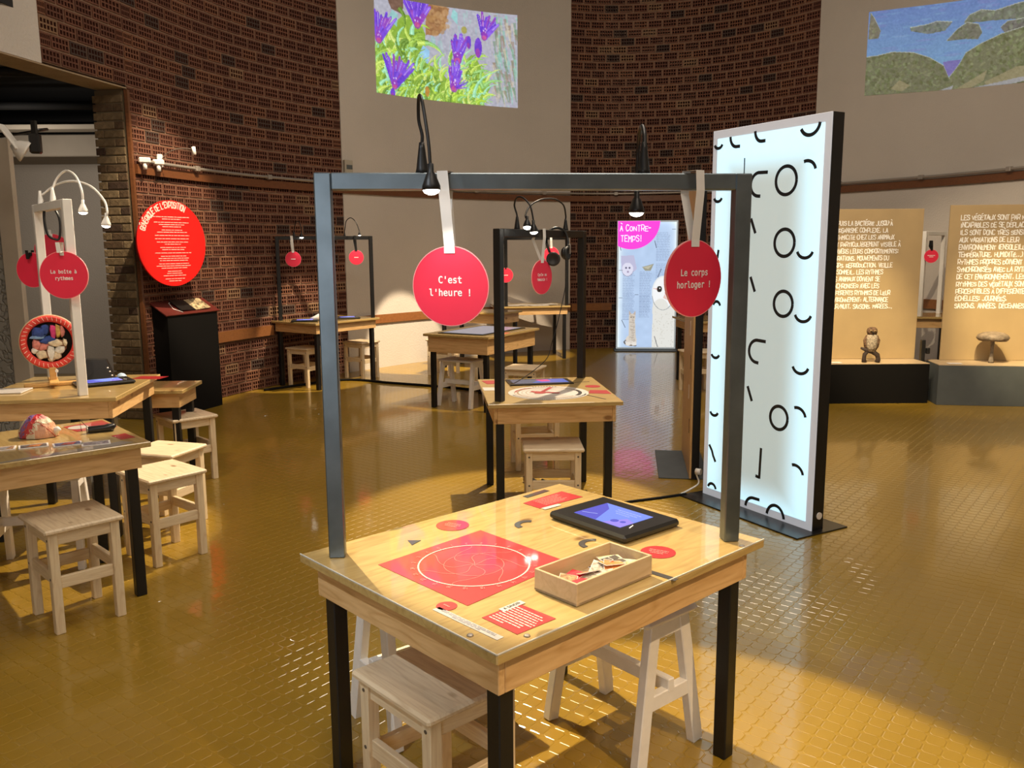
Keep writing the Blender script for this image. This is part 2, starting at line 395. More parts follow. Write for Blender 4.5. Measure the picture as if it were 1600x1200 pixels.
# bricks: hollow bricks laid with their holes outward
BP, BH = .2095, .1147
def brick_mesh_data():
    V = []; Q = []; Mi = []
    def quad(a, b, c, d, m):
        k = len(V); V.extend([a, b, c, d]); Q.append((k, k + 1, k + 2, k + 3)); Mi.append(m)
    W, H = BP - .017, BH - .016; x0, x1, z0, z1 = -W / 2, W / 2, -H / 2, H / 2
    # face grid: 5 x 2 holes
    hw, hh = .0245, .030; xs = [x0]; gx = (W - 5 * hw) / 6
    cols = [(x0 + gx * (i + 1) + hw * i, x0 + gx * (i + 1) + hw * (i + 1)) for i in range(5)]
    gz = (H - 2 * hh) / 3; rows = [(z0 + gz * (i + 1) + hh * i, z0 + gz * (i + 1) + hh * (i + 1)) for i in range(2)]
    for za, zb in ((z0, rows[0][0]), (rows[0][1], rows[1][0]), (rows[1][1], z1)): quad((x0, 0, za), (x1, 0, za), (x1, 0, zb), (x0, 0, zb), 0)
    for za, zb in rows:
        e = [x0] + [q for c in cols for q in c] + [x1]
        for i in range(0, 12, 2): quad((e[i], 0, za), (e[i + 1], 0, za), (e[i + 1], 0, zb), (e[i], 0, zb), 0)
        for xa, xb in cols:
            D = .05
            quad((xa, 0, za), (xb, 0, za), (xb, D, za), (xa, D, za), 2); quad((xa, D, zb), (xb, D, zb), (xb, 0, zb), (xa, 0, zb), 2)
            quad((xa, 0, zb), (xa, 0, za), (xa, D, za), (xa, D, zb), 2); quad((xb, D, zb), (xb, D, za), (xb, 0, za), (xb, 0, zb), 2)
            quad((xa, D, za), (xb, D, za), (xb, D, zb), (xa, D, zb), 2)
    j = .009; X0, X1, Z0, Z1 = -BP / 2, BP / 2, -BH / 2, BH / 2
    quad((x0, j, z0), (x1, j, z0), (x1, 0, z0), (x0, 0, z0), 0); quad((x0, 0, z1), (x1, 0, z1), (x1, j, z1), (x0, j, z1), 0)
    quad((x0, 0, z0), (x0, 0, z1), (x0, j, z1), (x0, j, z0), 0); quad((x1, j, z0), (x1, j, z1), (x1, 0, z1), (x1, 0, z0), 0)
    quad((X0, j, Z0), (X1, j, Z0), (X1, j, z0), (X0, j, z0), 1); quad((X0, j, z1), (X1, j, z1), (X1, j, Z1), (X0, j, Z1), 1)
    quad((X0, j, z0), (x0, j, z0), (x0, j, z1), (X0, j, z1), 1); quad((x1, j, z0), (X1, j, z0), (X1, j, z1), (x1, j, z1), 1)
    return np.array(V), np.array(Q), np.array(Mi)
BV, BQ, BM = brick_mesh_data()
BRICKC = [(.150, .056, .031), (.120, .044, .025), (.19, .076, .038), (.055, .032, .024), (.24, .135, .072)]
BMATS = [mat('hollow_brick_%s' % n, c, .8, noise=.2, nscale=30, bump=.2, bscale=90) for n, c in zip(('russet', 'dark_red', 'orange_red', 'burnt', 'tan'), BRICKC)]
MORT = mat('brown_mortar', (.255, .155, .100), .9, noise=.2, nscale=12)
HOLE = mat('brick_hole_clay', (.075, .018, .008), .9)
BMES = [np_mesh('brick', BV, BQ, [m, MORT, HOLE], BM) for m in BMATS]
def lay_bricks(parent, regions, zmaxf, nparts, seed):
    rg = random.Random(seed); spots = []
    for (s0, s1, z0, z1) in regions:
        r = int(round(z0 / BH))
        while (r + 1) * BH <= z1 + .02:
            zc = (r + .5) * BH; e = [s0]; q = s0 + BP * ((.5 if r % 2 else 1.) + rg.uniform(-.09, .09))
            while q < s1 - BP * .3: e.append(q); q += BP
            e.append(s1)
            for a_, b_ in zip(e[:-1], e[1:]):
                s = (a_ + b_) / 2; p, t, nrm = wp(s)
                if zc < zmaxf(p): spots.append((s, zc, p, t, nrm, (b_ - a_) / BP))
            r += 1
    spots.sort(key=lambda q: math.hypot(q[2][0], q[2][1]) + abs(q[1] - 1.8) * .05)
    sh = [rg.choices(range(5), (46, 24, 16, 9, 4))[0] for _ in spots]
    for (s, zc, p, t, nrm, fx), k in list(zip(spots, sh))[:nparts]:
        o = bpy.data.objects.new('brick', BMES[k]); COL.objects.link(o); o.parent = parent
        o.location = (p[0], p[1], zc); o.rotation_euler = (rg.uniform(-.006, .006), 0, math.atan2(t[1], t[0])); o.scale = (fx, 1, 1)
    rs = spots[nparts:]; n = len(rs)
    if n:
        T = np.array([q[3] for q in rs]); N = np.array([q[4] for q in rs]); P = np.array([(q[2][0], q[2][1], q[1]) for q in rs])
        V = np.zeros((n, len(BV), 3)); V[..., :2] = (BV[None, :, 0] * np.array([q[5] for q in rs])[:, None])[..., None] * T[:, None] + (BV[None, :, 1] + rng.uniform(-.002, .002, n)[:, None])[..., None] * N[:, None] + P[:, None, :2]
        V[..., 2] = BV[None, :, 2] + P[:, None, 2]
        Q = BQ[None] + (np.arange(n) * len(BV))[:, None, None]
        mi = np.where(BM[None] == 0, np.array(sh[nparts:])[:, None], BM[None] + 4)
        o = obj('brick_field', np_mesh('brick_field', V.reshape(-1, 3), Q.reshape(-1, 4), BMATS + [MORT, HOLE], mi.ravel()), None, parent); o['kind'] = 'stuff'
wl = struct('wall_left', wall_strip(S_JAMB, S1, 0, ZL, .052, .30).join(wall_strip(S_BL, S1, ZL + .001, ZC, .052, .30)), MORT)
lay_bricks(wl, [(S_JAMB, S1, 0, ZC), (S_BL + .005, S_JAMB, 26 * BH, ZC)], lambda p: 1.75 + .31 * p[1], 300, 3)
wb = struct('wall_back', wall_strip(S2, S3, 0, ZC, .052, .45), MORT)
lay_bricks(wb, [(S2, S3, 0, ZC)], lambda p: 1.75 + .31 * p[1], 300, 5)
struct('wall_back_left', wall_strip(S1, S2, 0, ZC, -.004, .45), M['plaster'])
struct('wall_right', wall_strip(S3, s_near(5.5, 4.5), 0, ZC, -.004, .45), M['plaster'])
struct('wall_front', wall_strip(s_near(5.5, 4.5), WS[-1] + s_near(-3.86, 4.0), 0, ZC, 0, .45), M['plaster'])
struct('wall_left_upper', wall_strip(s_near(-3.86, 4.0), S_BL, ZL, ZC, -.004, .30), M['plaster_left'])
# lintel soffit with its pale concrete face
struct('trim_1', wall_strip(s_near(-3.86, 4.0), S_JAMB - .003, ZL - .012, ZL - .0005, .0, .30), M['stone'])
struct('ceiling', MB().box((.5, 5.5, ZC + .1), (16, 18, .2)), M['ceiling'])
# brick jamb of the opening: plain bricks laid flat
jp, jt, jn = wp(S_JAMB)
JM = mat('jamb_mortar', (.16, .12, .07), .9)
jw = struct('wall_jamb', wall_strip(S_JAMB - .02, S_JAMB + .03, 0, ZL - .02, .03, .31, .02), JM)
JC = [mat('jamb_brick_' + n, c, .85, noise=.25, nscale=25, bump=.3, bscale=60) for n, c in (('ochre', (.20, .14, .075)), ('brown', (.12, .075, .04)), ('sand', (.25, .18, .10)), ('dark', (.07, .04, .025)))]
JB = [MB().box((0, 0, 0), (.012, .20, .062), bev=.004).mesh('brick', m) for m in JC]
JH = [MB().box((0, 0, 0), (.012, .09, .062), bev=.004).mesh('brick', m) for m in JC]
ja = math.atan2(jt[1], jt[0])
for r in range(39):
    z = .04 + r * .0745; row = [(.04 + .10, 0), (.04 + .25, 1)] if r % 2 == 0 else [(.04 + .045, 1), (.04 + .195, 0)]
    for off, half in row:
        p, t, nrm = wp(S_JAMB - .023, off)
        o = bpy.data.objects.new('brick', random.choices(JH if half else JB, (5, 3, 3, 1))[0]); COL.objects.link(o); o.parent = jw
        o.location = (p[0], p[1], z); o.rotation_euler = (0, 0, ja)
struct('trim_2', MB().bar(wp(S_JAMB + .0, .005, 0.0)[0], wp(S_JAMB + .0, .005, ZL - .02)[0], .045, .03), M['rail'])

# adjoining room seen through the opening
struct('wall_annex', MB().box((-7.0, 10.9, 1.3), (7.4, .2, 2.6)), M['plaster'])
struct('ceiling_annex', MB().box((-7.2, 8.6, 3.35), (7.2, 5.4, .1)), M['dark_duct'])
struct('trim_3', MB().box((-7.0, 10.35, 2.72), (7.0, .9, .24), bev=.01), mat('annex_soffit', (.30, .26, .21), .8))
struct('wall_annex_left', MB().box((-9.4, 8, 1.7), (.2, 6, 3.4)), M['plaster'])
struct('wall_annex_upper', MB().box((-7.0, 10.6, 3.1), (7.0, .1, .5)), M['dark_duct'])
for k, (z, y) in enumerate(((3.06, 9.2), (2.92, 9.6), (3.2, 8.2))):
    t = MB().tube([(-9.0, y, z), (-3.9, y, z - .02)], .045 if k != 1 else .03, 10)
    tag(obj('ceiling_pipe', t, M['dark_duct']), ('thick dark pipe under the annex ceiling', 'thin dark pipe lowest under the annex ceiling', 'dark pipe nearest the opening lintel, at top left')[k], 'pipe')
bd = MB().box((-5.4, 9.55, 2.86), (2.2, .25, .05), bev=.004)
tag(obj('ceiling_shelf', bd, mat('pale_shelf', (.42, .37, .30), .7)), 'pale board hung under the dark annex ceiling behind the white spotlight', 'shelf')
area('annex_light', (-5.2, 8.6, 2.55), (-4.6, 10.4, .9), .5, 16, NEUT)

# textured partition at far left
pt = thing('partition_panel', 'tall grey crumpled-texture partition with a pale edge post at far left', 'partition', (-4.6, 6.6, 0), R(-3))
LM = mat('crumpled_grey_sheet', (.25, .235, .205), .7)
def _crumple():
    nt = LM.node_tree; b = nt.nodes['Principled BSDF']; tc = nt.nodes.new('ShaderNodeTexCoord'); v = nt.nodes.new('ShaderNodeTexVoronoi'); v.inputs['Scale'].default_value = 17
    n = nt.nodes.new('ShaderNodeTexNoise'); n.inputs['Scale'].default_value = 9; mx = nt.nodes.new('ShaderNodeMix'); mx.data_type = 'VECTOR'; mx.inputs[0].default_value = .18
    v.feature = 'DISTANCE_TO_EDGE'
    nt.links.new(tc.outputs['Object'], mx.inputs[4]); nt.links.new(n.outputs['Color'], mx.inputs[5]); nt.links.new(tc.outputs['Object'], n.inputs['Vector']); nt.links.new(mx.outputs[1], v.inputs['Vector'])
    r = nt.nodes.new('ShaderNodeMapRange'); r.inputs[2].default_value = .14; nt.links.new(v.outputs['Distance'], r.inputs[0])
    bp = nt.nodes.new('ShaderNodeBump'); bp.inputs['Strength'].default_value = .55; bp.inputs['Distance'].default_value = .02
    nt.links.new(r.outputs[0], bp.inputs['Height']); nt.links.new(bp.outputs[0], b.inputs['Normal'])
    m2 = nt.nodes.new('ShaderNodeMix'); m2.data_type = 'RGBA'; m2.inputs[6].default_value = (.24, .225, .195, 1); m2.inputs[7].default_value = (.30, .285, .25, 1)
    nt.links.new(r.outputs[0], m2.inputs[0]); nt.links.new(m2.outputs[2], b.inputs['Base Color'])
_crumple()
obj('textured_sheet', MB().box((-.3, 0, 1.17), (2.1, .03, 2.34)), LM, pt)
obj('edge_post', MB().box((.82, -.005, 1.19), (.13, .05, 2.38), bev=.004), mat('pale_edge_post', (.50, .43, .34), .6), pt)
obj('top_strip', MB().box((-.3, -.005, 2.36), (2.1, .05, .05), bev=.004), M['conduit'], pt)

# rails around the room
def rail_seg(name, s0, s1, zt, h, d, m, kind=True):
    o = struct(name, wall_strip(s0, s1, zt - h, zt, -d, .03), m); return o
r1 = rail_seg('trim_4', S_JAMB + .03, s_near(5.55, 7.9), 2.315, .085, .03, M['rail'])
cd = MB(); 
cd.tube([tuple(wp(s, -.05, 2.345)[0]) for s in np.arange(S_JAMB + .05, s_near(5.55, 7.9), .2)], .016, 8)
obj('conduit', cd, M['conduit'], r1)
for s in np.arange(S_JAMB + .9, s_near(5.5, 8.2), 1.15):
    p, t, n = wp(s, -.055, 2.345)
    obj('clamp', MB().box(tuple(p), (.06, .05, .05), math.atan2(t[1], t[0]), .005), M['conduit'], r1)
s_a = s_near(-3.1, 8.85)
rail_seg('trim_5', s_a - .05, s_near(-2.72, 9.72), .70, .11, .03, M['lower_rail'])
rail_seg('trim_6', s_near(-2.0, 10.85), S2, .70, .11, .03, M['lower_rail'])
rail_seg('trim_7', S2 + .02, s_near(1.55, 13.2), .70, .11, .03, M['lower_rail'])
rail_seg('trim_8', s_near(4.3, 11.3), s_near(5.4, 9.0), .92, .11, .03, M['lower_rail'])
# small wall spotlight rig on the rail and junction box
t = thing('wall_lamp', 'small wall lamp with a thin curved arm above the rail over the red sign', 'lamp', tuple(wp(S_JAMB + .35, -.04, 2.37)[0]))
x, y, z = t.location
obj('clamp', MB().box((x, y, z), (.05, .05, .12), .3, .006), M['white_steel'], t, True)
obj('arm', MB().tube(curve([(x, y, z), (x + .10, y - .05, z + .07), (x + .24, y - .10, z + .10), (x + .36, y - .12, z + .09)]), .004, 6), M['conduit'], t, True)
obj('lamp_head', MB().cyl((x + .36, y - .12, z + .11), (x + .37, y - .13, z + .04), .018, 12), M['white_steel'], t, True)
for k, off in enumerate((.08, .28)):
    p, tt, n = wp(S_JAMB + off, -.07, 2.35)
    tag(obj('cable_clip', MB().box(tuple(p), (.10, .06, .05), .4, .01).cyl((p[0], p[1], p[2] - .02), (p[0], p[1], p[2] - .08), .02, 8), M['white_steel']),
        ('leftmost white clip on the rail above the red sign', 'white clip below the wall lamp on the rail above the red sign')[k], 'clip')
p, tt, n = wp(S1 + .07, -.03, 2.545)
eb = tag(obj('junction_box', MB().box(tuple(p), (.13, .05, .17), math.atan2(tt[1], tt[0]), .008), mat('beige_plastic', (.42, .38, .30), .5)), 'small beige junction box at the corner of brick and white wall', 'electrical box')
obj('box_door', MB().box((p[0] + n[0] * -.028, p[1] + n[1] * -.028, p[2]), (.09, .006, .05), math.atan2(tt[1], tt[0])), M['slate'], eb)

# ------------------------------------------------------------------ painted pictures (vertex colour grids)
class Canvas:
    def __init__(s, w, h, col): s.w, s.h = w, h; s.a = np.ones((h, w, 3)) * np.array(col); s.Y, s.X = np.mgrid[0:h, 0:w]
    def _box(s, x0, y0, x1, y1):
        return max(0, int(x0) - 1), max(0, int(y0) - 1), min(s.w, int(x1) + 2), min(s.h, int(y1) + 2)
    def poly(s, pts, col, al=1.):
        xs = [p[0] for p in pts]; ys = [p[1] for p in pts]; a, b, c, d = s._box(min(xs), min(ys), max(xs), max(ys))
        if a >= c or b >= d: return
        X = s.X[b:d, a:c]; Y = s.Y[b:d, a:c]; ins = np.zeros(X.shape, bool); j = len(pts) - 1
        for i in range(len(pts)):
            xi, yi = pts[i]; xj, yj = pts[j]
            ins ^= ((yi > Y) != (yj > Y)) & (X < (xj - xi) * (Y - yi) / (yj - yi + 1e-9) + xi); j = i
        r = s.a[b:d, a:c]; r[ins] = r[ins] * (1 - al) + np.array(col) * al
    def ell(s, cx, cy, rx, ry, col, al=1., ang=0.):
        q = max(rx, ry); a, b, c, d = s._box(cx - q, cy - q, cx + q, cy + q)
        if a >= c or b >= d: return
        X = s.X[b:d, a:c] - cx; Y = s.Y[b:d, a:c] - cy; ca, sa = math.cos(ang), math.sin(ang)
        m = ((X * ca + Y * sa) / rx) ** 2 + ((-X * sa + Y * ca) / ry) ** 2 < 1
        r = s.a[b:d, a:c]; r[m] = r[m] * (1 - al) + np.array(col) * al
    def line(s, pts, w0, w1, col, al=1.):
        n = len(pts) - 1
        for i in range(n):
            (x0, y0), (x1, y1) = pts[i], pts[i + 1]; wa = w0 + (w1 - w0) * i / n; wb = w0 + (w1 - w0) * (i + 1) / n
            L = math.hypot(x1 - x0, y1 - y0) + 1e-6; nx, ny = -(y1 - y0) / L, (x1 - x0) / L
            s.poly([(x0 + nx * wa / 2, y0 + ny * wa / 2), (x1 + nx * wb / 2, y1 + ny * wb / 2), (x1 - nx * wb / 2, y1 - ny * wb / 2), (x0 - nx * wa / 2, y0 - ny * wa / 2)], col, al)
    def noise(s, amp, sc, seed=0, region=None):
        r = np.random.default_rng(seed); g = r.normal(0, 1, (s.h // sc + 3, s.w // sc + 3))
        yy = np.linspace(0, g.shape[0] - 1.01, s.h); xx = np.linspace(0, g.shape[1] - 1.01, s.w)
        y0 = yy.astype(int); x0 = xx.astype(int); fy = (yy - y0)[:, None]; fx = (xx - x0)[None]
        v = g[y0][:, x0] * (1 - fy) * (1 - fx) + g[y0 + 1][:, x0] * fy * (1 - fx) + g[y0][:, x0 + 1] * (1 - fy) * fx + g[y0 + 1][:, x0 + 1] * fy * fx
        d = v[..., None] * amp
        if region is not None: d = d * region[..., None]
        s.a = np.clip(s.a + d, 0, 255)
def picture_mesh(name, cv, fn, mats):
    """fn(u,v)->xyz for u,v in 0..1 (v down)"""
    h, w = cv.h, cv.w
    V = np.array([[fn(i / (w - 1), j / (h - 1)) for i in range(w)] for j in range(h)]).reshape(-1, 3)
    k = (np.arange(h - 1)[:, None] * w + np.arange(w - 1)[None]).ravel(); Q = np.stack([k, k + w, k + w + 1, k + 1], 1)
    me = np_mesh(name, V, Q, mats)
    c = np.clip(cv.a, 0, 255) / 255; c = np.where(c <= .04045, c / 12.92, ((c + .055) / 1.055) ** 2.4).reshape(-1, 3)
    at = me.color_attributes.new('Picture', 'FLOAT_COLOR', 'POINT')
    at.data.foreach_set('color', np.concatenate([c, np.ones((len(c), 1))], 1).astype(np.float32).ravel()); return me
def picmat(name, es, base=0.0, rough=.6, coat=0.):
    m = bpy.data.materials.new(name); m.use_nodes = True; nt = m.node_tree; b = nt.nodes['Principled BSDF']
    a = nt.nodes.new('ShaderNodeAttribute'); a.attribute_name = 'Picture'
    if es > 0: nt.links.new(a.outputs['Color'], b.inputs['Emission Color']); b.inputs['Emission Strength'].default_value = es
    if base > 0: nt.links.new(a.outputs['Color'], b.inputs['Base Color'])
    else: b.inputs['Base Color'].default_value = (.05, .05, .05, 1)
    b.inputs['Roughness'].default_value = rough; b.inputs['Coat Weight'].default_value = coat
    return m
# --- ice-plant flowers, 240 x 180 (canvas of zoomed 1600x1200 view mapped through the slanted outline)
def flower_canvas():
    W, H = 250, 160; c = Canvas(W, H, (176, 176, 190)); rg = random.Random(4)
    def T(x, y):     # coordinates in the 1600-wide close view of the photograph -> canvas
        u = (x - 20 - (y / 1150) * 45) / 1480; yt = -90 + 265 * u; yb = 960 + 175 * u; return u * W, (y - yt) / (yb - yt) * H
    for _ in range(140):
        x = rg.uniform(700, 1500); y = rg.uniform(0, 1100); col = rg.choice([(160, 200, 195), (190, 185, 195), (170, 165, 190), (150, 190, 200), (195, 190, 180)])
        p = T(x, y); c.line([p, (p[0] + rg.uniform(-6, 6), p[1] + rg.uniform(8, 30))], rg.uniform(1, 5), 1, col, .5)
    c.poly([T(*q) for q in ((560, -20), (800, 60), (760, 250), (690, 340), (560, 330))], (168, 122, 80)); c.poly([T(*q) for q in ((150, -60), (330, -40), (320, 120), (200, 60))], (120, 90, 75))
    for _ in range(50):
        p = T(rg.uniform(580, 790), rg.uniform(20, 320)); c.ell(*p, rg.uniform(2, 6), rg.uniform(2, 6), rg.choice([(190, 150, 105), (140, 98, 62), (175, 130, 80)]), .6)
    for _ in range(110):
        p = T(rg.uniform(1260, 1500), rg.uniform(150, 950)); c.line([p, (p[0] + rg.uniform(0, 6), p[1] + rg.uniform(10, 34))], 5, 1, rg.choice([(150, 130, 110), (140, 200, 180), (200, 190, 170), (120, 150, 120)]), .6)
    c.poly([T(*q) for q in ((30, 420), (330, 120), (480, 130), (560, 330), (560, 620), (700, 700), (800, 800), (1060, 720), (1080, 560), (1200, 800), (1250, 900), (1150, 1120), (40, 1000))], (140, 178, 60))
    for q, r_, col in (((560, 540), (70, 100), (150, 200, 235)), ((230, 160), (60, 90), (150, 200, 200)), ((640, 400), (30, 60), (165, 195, 200)), ((860, 150), (40, 80), (150, 205, 205))):
        c.poly([T(q[0] - r_[0], q[1]), T(q[0] - 20, q[1] - r_[1]), T(q[0] + r_[0] * .7, q[1] - 40), T(q[0] + 30, q[1] + r_[1])], col)
    G = [(165, 205, 60), (150, 190, 70), (185, 215, 90), (120, 160, 50), (140, 195, 110), (195, 215, 110), (95, 135, 40), (150, 215, 170)]
    def leaf(x, y, L, a, w):
        pts = []; x0, y0 = T(x, y); L /= 6.7
        for i in range(6):
            t = i / 5; pts.append((x0 + math.sin(a + t * .7) * L * t, y0 - math.cos(a + t * .7) * L * t))
        col = rg.choice(G); c.line(pts, w, .8, col); c.line([(p[0] - .8, p[1]) for p in pts], w * .35, .4, tuple(min(255, k + 45) for k in col), .7)
    for _ in range(430):
        x = rg.uniform(30, 1230); ylo = 330 if x < 450 else (620 if x < 760 else 560)
        y = rg.uniform(ylo + 60, 1130)
        if 1080 < x and y < 860: continue
        if 700 < x < 830 and y < 700: continue
        leaf(x, y, rg.uniform(90, 270), rg.uniform(-1.0, .8), rg.uniform(3.5, 8.5))
    for q in ((280, 50, 230, 2.2, 9), (480, 420, 330, 1.2, 9), (450, 240, 170, .9, 8), (420, 330, 260, -.1, 9), (1100, 600, 140, .6, 5), (1080, 1000, 420, 0, 7), (560, 420, 220, 1.3, 8)): leaf(*q)
    PU = [(122, 72, 218), (104, 58, 208), (140, 92, 232), (150, 70, 190)]
    def flower(x, y, L, a0, a1, n, w, up=1):
        x0, y0 = T(x, y)
        for i in range(n):
            a = R(a0 + (a1 - a0) * i / (n - 1) + rg.uniform(-3, 3)); l = L * rg.uniform(.85, 1.05) / 6.7
            p1 = (x0 + math.sin(a) * l * .5, y0 - math.cos(a) * l * .5); p2 = (x0 + math.sin(a) * l, y0 - math.cos(a) * l)
            l *= rg.uniform(.8, 1.1); p2 = (x0 + math.sin(a) * l, y0 - math.cos(a) * l); c.line([(x0, y0), p1, p2, (p2[0] + math.sin(a) * 2.5, p2[1] - math.cos(a) * 2.5)], w * 1.0, .8, rg.choice(PU)); c.line([p1, p2], w * .55, w * .45, rg.choice(PU)); 
            if i % 2: c.line([p1, p2], .9, .6, (215, 190, 240), .8)
        c.ell(x0, y0 - 4, w * .62, w * .9, (150, 56, 178), .8); c.ell(x0, y0 - 1, w * .42, w * .38, (215, 90, 140), .7)
        for i in range(4): c.ell(x0 + rg.uniform(-w, w) * .5, y0 - rg.uniform(6, 16), .8, 1.6, (225, 205, 245), .9)
    flower(75, 400, 330, -15, 40, 12, 10); flower(475, 230, 330, -32, 34, 14, 11); flower(250, 890, 380, -20, 42, 13, 9); flower(1170, 385, 280, -18, 42, 12, 9)
    flower(900, 610, 290, -18, 24, 12, 12); flower(870, 905, 290, -12, 20, 9, 11); flower(880, 905, 170, 35, 75, 5, 3)
    for (x, y, rx, ry) in ((1110, 480, 6.5, 17), (230, 950, 4.5, 8), (1012, 420, 4, 11)):
        p = T(x, y); c.ell(p[0], p[1], rx, ry, (112, 60, 205)); c.ell(p[0] - 1, p[1] + ry * .5, rx * .6, ry * .45, (165, 60, 160), .7)
    c.ell(*T(590, 930), 4, 9, (190, 140, 60)); c.ell(*T(960, 290), 5, 6, (170, 165, 90))
    c.noise(7, 3, 2); return c
def sea_canvas():
    W, H = 270, 150; c = Canvas(W, H, (112, 150, 196)); rg = random.Random(9)
    def T(x, y):
        u = (x - 95 + (y / 900) * 30) / 1620; yt = 70 - 165 * u; yb = 905 - 130 * u; return u * W, (y - yt) / (yb - yt) * H
    yy = c.Y / H; c.a[:] = np.array((98, 128, 190)) * (1 - yy[..., None]) + np.array((122, 172, 205)) * yy[..., None]
    for _ in range(130):
        p = (rg.uniform(0, W), rg.uniform(0, 90)); c.ell(*p, rg.uniform(5, 18), rg.uniform(1, 3), rg.choice([(110, 150, 205), (135, 180, 215), (100, 130, 195), (130, 130, 195)]), .35)
    def rock(pts, base):
        P = [T(*q) for q in pts]; c.poly([(x, y - 1.2) for x, y in P], (175, 180, 165)); c.poly(P, base)
        m = np.zeros((H, W), bool); t = Canvas(W, H, (0, 0, 0)); t.poly(P, (1, 1, 1)); m = t.a[..., 0] > .5
        keep = c.a.copy(); xs = [p[0] for p in P]; ys = [p[1] for p in P]
        for _ in range(int((max(xs) - min(xs)) * (max(ys) - min(ys)) / 26) + 8):
            x = rg.uniform(min(xs), max(xs)); y = rg.uniform(min(ys), max(ys)); k = rg.uniform(-40, 42)
            c.ell(x, y, rg.uniform(1.2, 5), rg.uniform(1, 3.5), (base[0] + k, base[1] + k + rg.uniform(-2, 14), base[2] + k - rg.uniform(0, 14)), .5, rg.uniform(0, 3))
        c.a[~m] = keep[~m]
    rock([(105, 75), (150, 130), (220, 260), (200, 330), (95, 340)], (118, 112, 95)); rock([(520, 230), (690, 200), (780, 170), (930, 180), (860, 260), (700, 290), (530, 260)], (112, 116, 112))
    rock([(1040, 190), (1090, 120), (1200, 75), (1330, 90), (1530, 35), (1800, -10), (1800, 210), (1500, 175), (1300, 180), (1150, 190)], (112, 114, 100)); rock([(880, 360), (980, 250), (1070, 190), (1180, 210), (1220, 290), (1180, 350), (1060, 345)], (110, 108, 92))
    rock([(1390, 250), (1450, 195), (1800, 150), (1800, 310), (1430, 300)], (108, 104, 98))
    c.poly([T(*q) for q in ((850, 560), (1030, 540), (940, 700), (890, 700))], (118, 108, 178))
    rock([(60, 520), (200, 500), (350, 465), (560, 470), (720, 520), (860, 600), (910, 710), (1000, 800), (900, 930), (50, 950)], (108, 108, 78))
    rock([(920, 710), (1010, 590), (1070, 480), (1200, 400), (1400, 310), (1800, 200), (1800, 800), (960, 880)], (112, 112, 80))
    for pts in (((340, 830), (430, 740), (540, 790), (460, 850)), ((980, 830), (1280, 650), (1250, 750), (1120, 820)), ((1260, 760), (1560, 620), (1760, 600), (1760, 740), (1290, 800))): c.poly([T(*q) for q in pts], (150, 138, 100), .85)
    for pts in (((800, 850), (960, 790), (940, 850)), ((1150, 815), (1600, 720), (1760, 730), (1400, 810))): c.poly([T(*q) for q in pts], (165, 165, 175), .8)
    c.noise(6, 2, 5); c.a = c.a * .92 + 14; return c
def wall_picture(name, cv, s0, s1, zb0, zb1, zt0, zt1, m, label, cat):
    def fn(u, v):
        p, t, n = wp(s0 + (s1 - s0) * u, -.008); return (p[0], p[1], (zt0 + (zt1 - zt0) * u) * (1 - v) + (zb0 + (zb1 - zb0) * u) * v)
    return tag(obj(name, picture_mesh(name, cv, fn, [m]), None), label, cat)
sa_, sb_ = s_ratio(-.1508), s_ratio(.0082)
wall_picture('projected_picture', flower_canvas(), sa_, sb_, 3.50, 3.535, 4.68, 4.80, picmat('projected_light_flowers', .98), 'bright projected picture of purple flowers on green stems, high on the white wall', 'projection')
sa_ = s_ratio(.3985)
wall_picture('projected_picture', sea_canvas(), sa_, sa_ + 2.15, 3.40, 3.21, 4.39, 4.12, picmat('projected_light_sea', .82), 'projected picture of blue sea between green rocks, upper right', 'projection')

# ------------------------------------------------------------------ lettering
GL = {'A': '00 26 40/12 32', 'B': '00 06 26 35 34 23 03/23 42 41 30 00', 'C': '45 36 16 04 02 10 30 41', 'D': '00 06 26 44 42 20 00', 'E': '46 06 00 40/03 33', 'F': '46 06 00/03 33', 'G': '45 36 16 04 02 10 30 42 43 23',
      'H': '00 06/40 46/03 43', 'I': '20 26', 'J': '46 42 30 10 01', 'K': '00 06/46 02/13 40', 'L': '06 00 40', 'M': '00 06 23 46 40', 'N': '00 06 40 46', 'O': '10 02 04 16 36 44 42 30 10', 'P': '00 06 36 45 43 32 02',
      'Q': '10 02 04 16 36 44 42 30 10/21 50', 'R': '00 06 36 45 43 32 02/22 40', 'S': '45 36 16 05 04 33 42 41 30 10 01', 'T': '06 46/26 20', 'U': '06 02 10 30 42 46', 'V': '06 20 46', 'X': '00 46/06 40', 'Y': '06 23 46/23 20',
      'Z': '06 46 00 40', 'W': '06 10 23 30 46', "'": '26 14', ',': '21 10', '.': '20 21', ':': '21 22/24 25', '!': '26 22/20 21', '(': '36 24 22 30', ')': '16 24 22 10', '/': '00 46', '-': '03 33', '?': '05 16 36 45 34 23 22/20 21', ' ': '',
      'É': '45 05 00 40/03 33/17 38', 'È': '45 05 00 40/03 33/18 37', 'À': '00 25 40/12 32/18 37', '1': '15 26 20', '2': '05 16 36 45 44 00 40', '3': '05 16 36 45 34 23 34 42 41 30 10 01', '4': '30 36 02 42', '6': '45 36 16 04 02 10 30 41 42 33 03', '8': '23 05 16 36 45 23 41 30 10 01 23', '0': '10 02 04 16 36 44 42 30 10', '9': '01 10 30 42 44 36 16 05 04 13 43'}
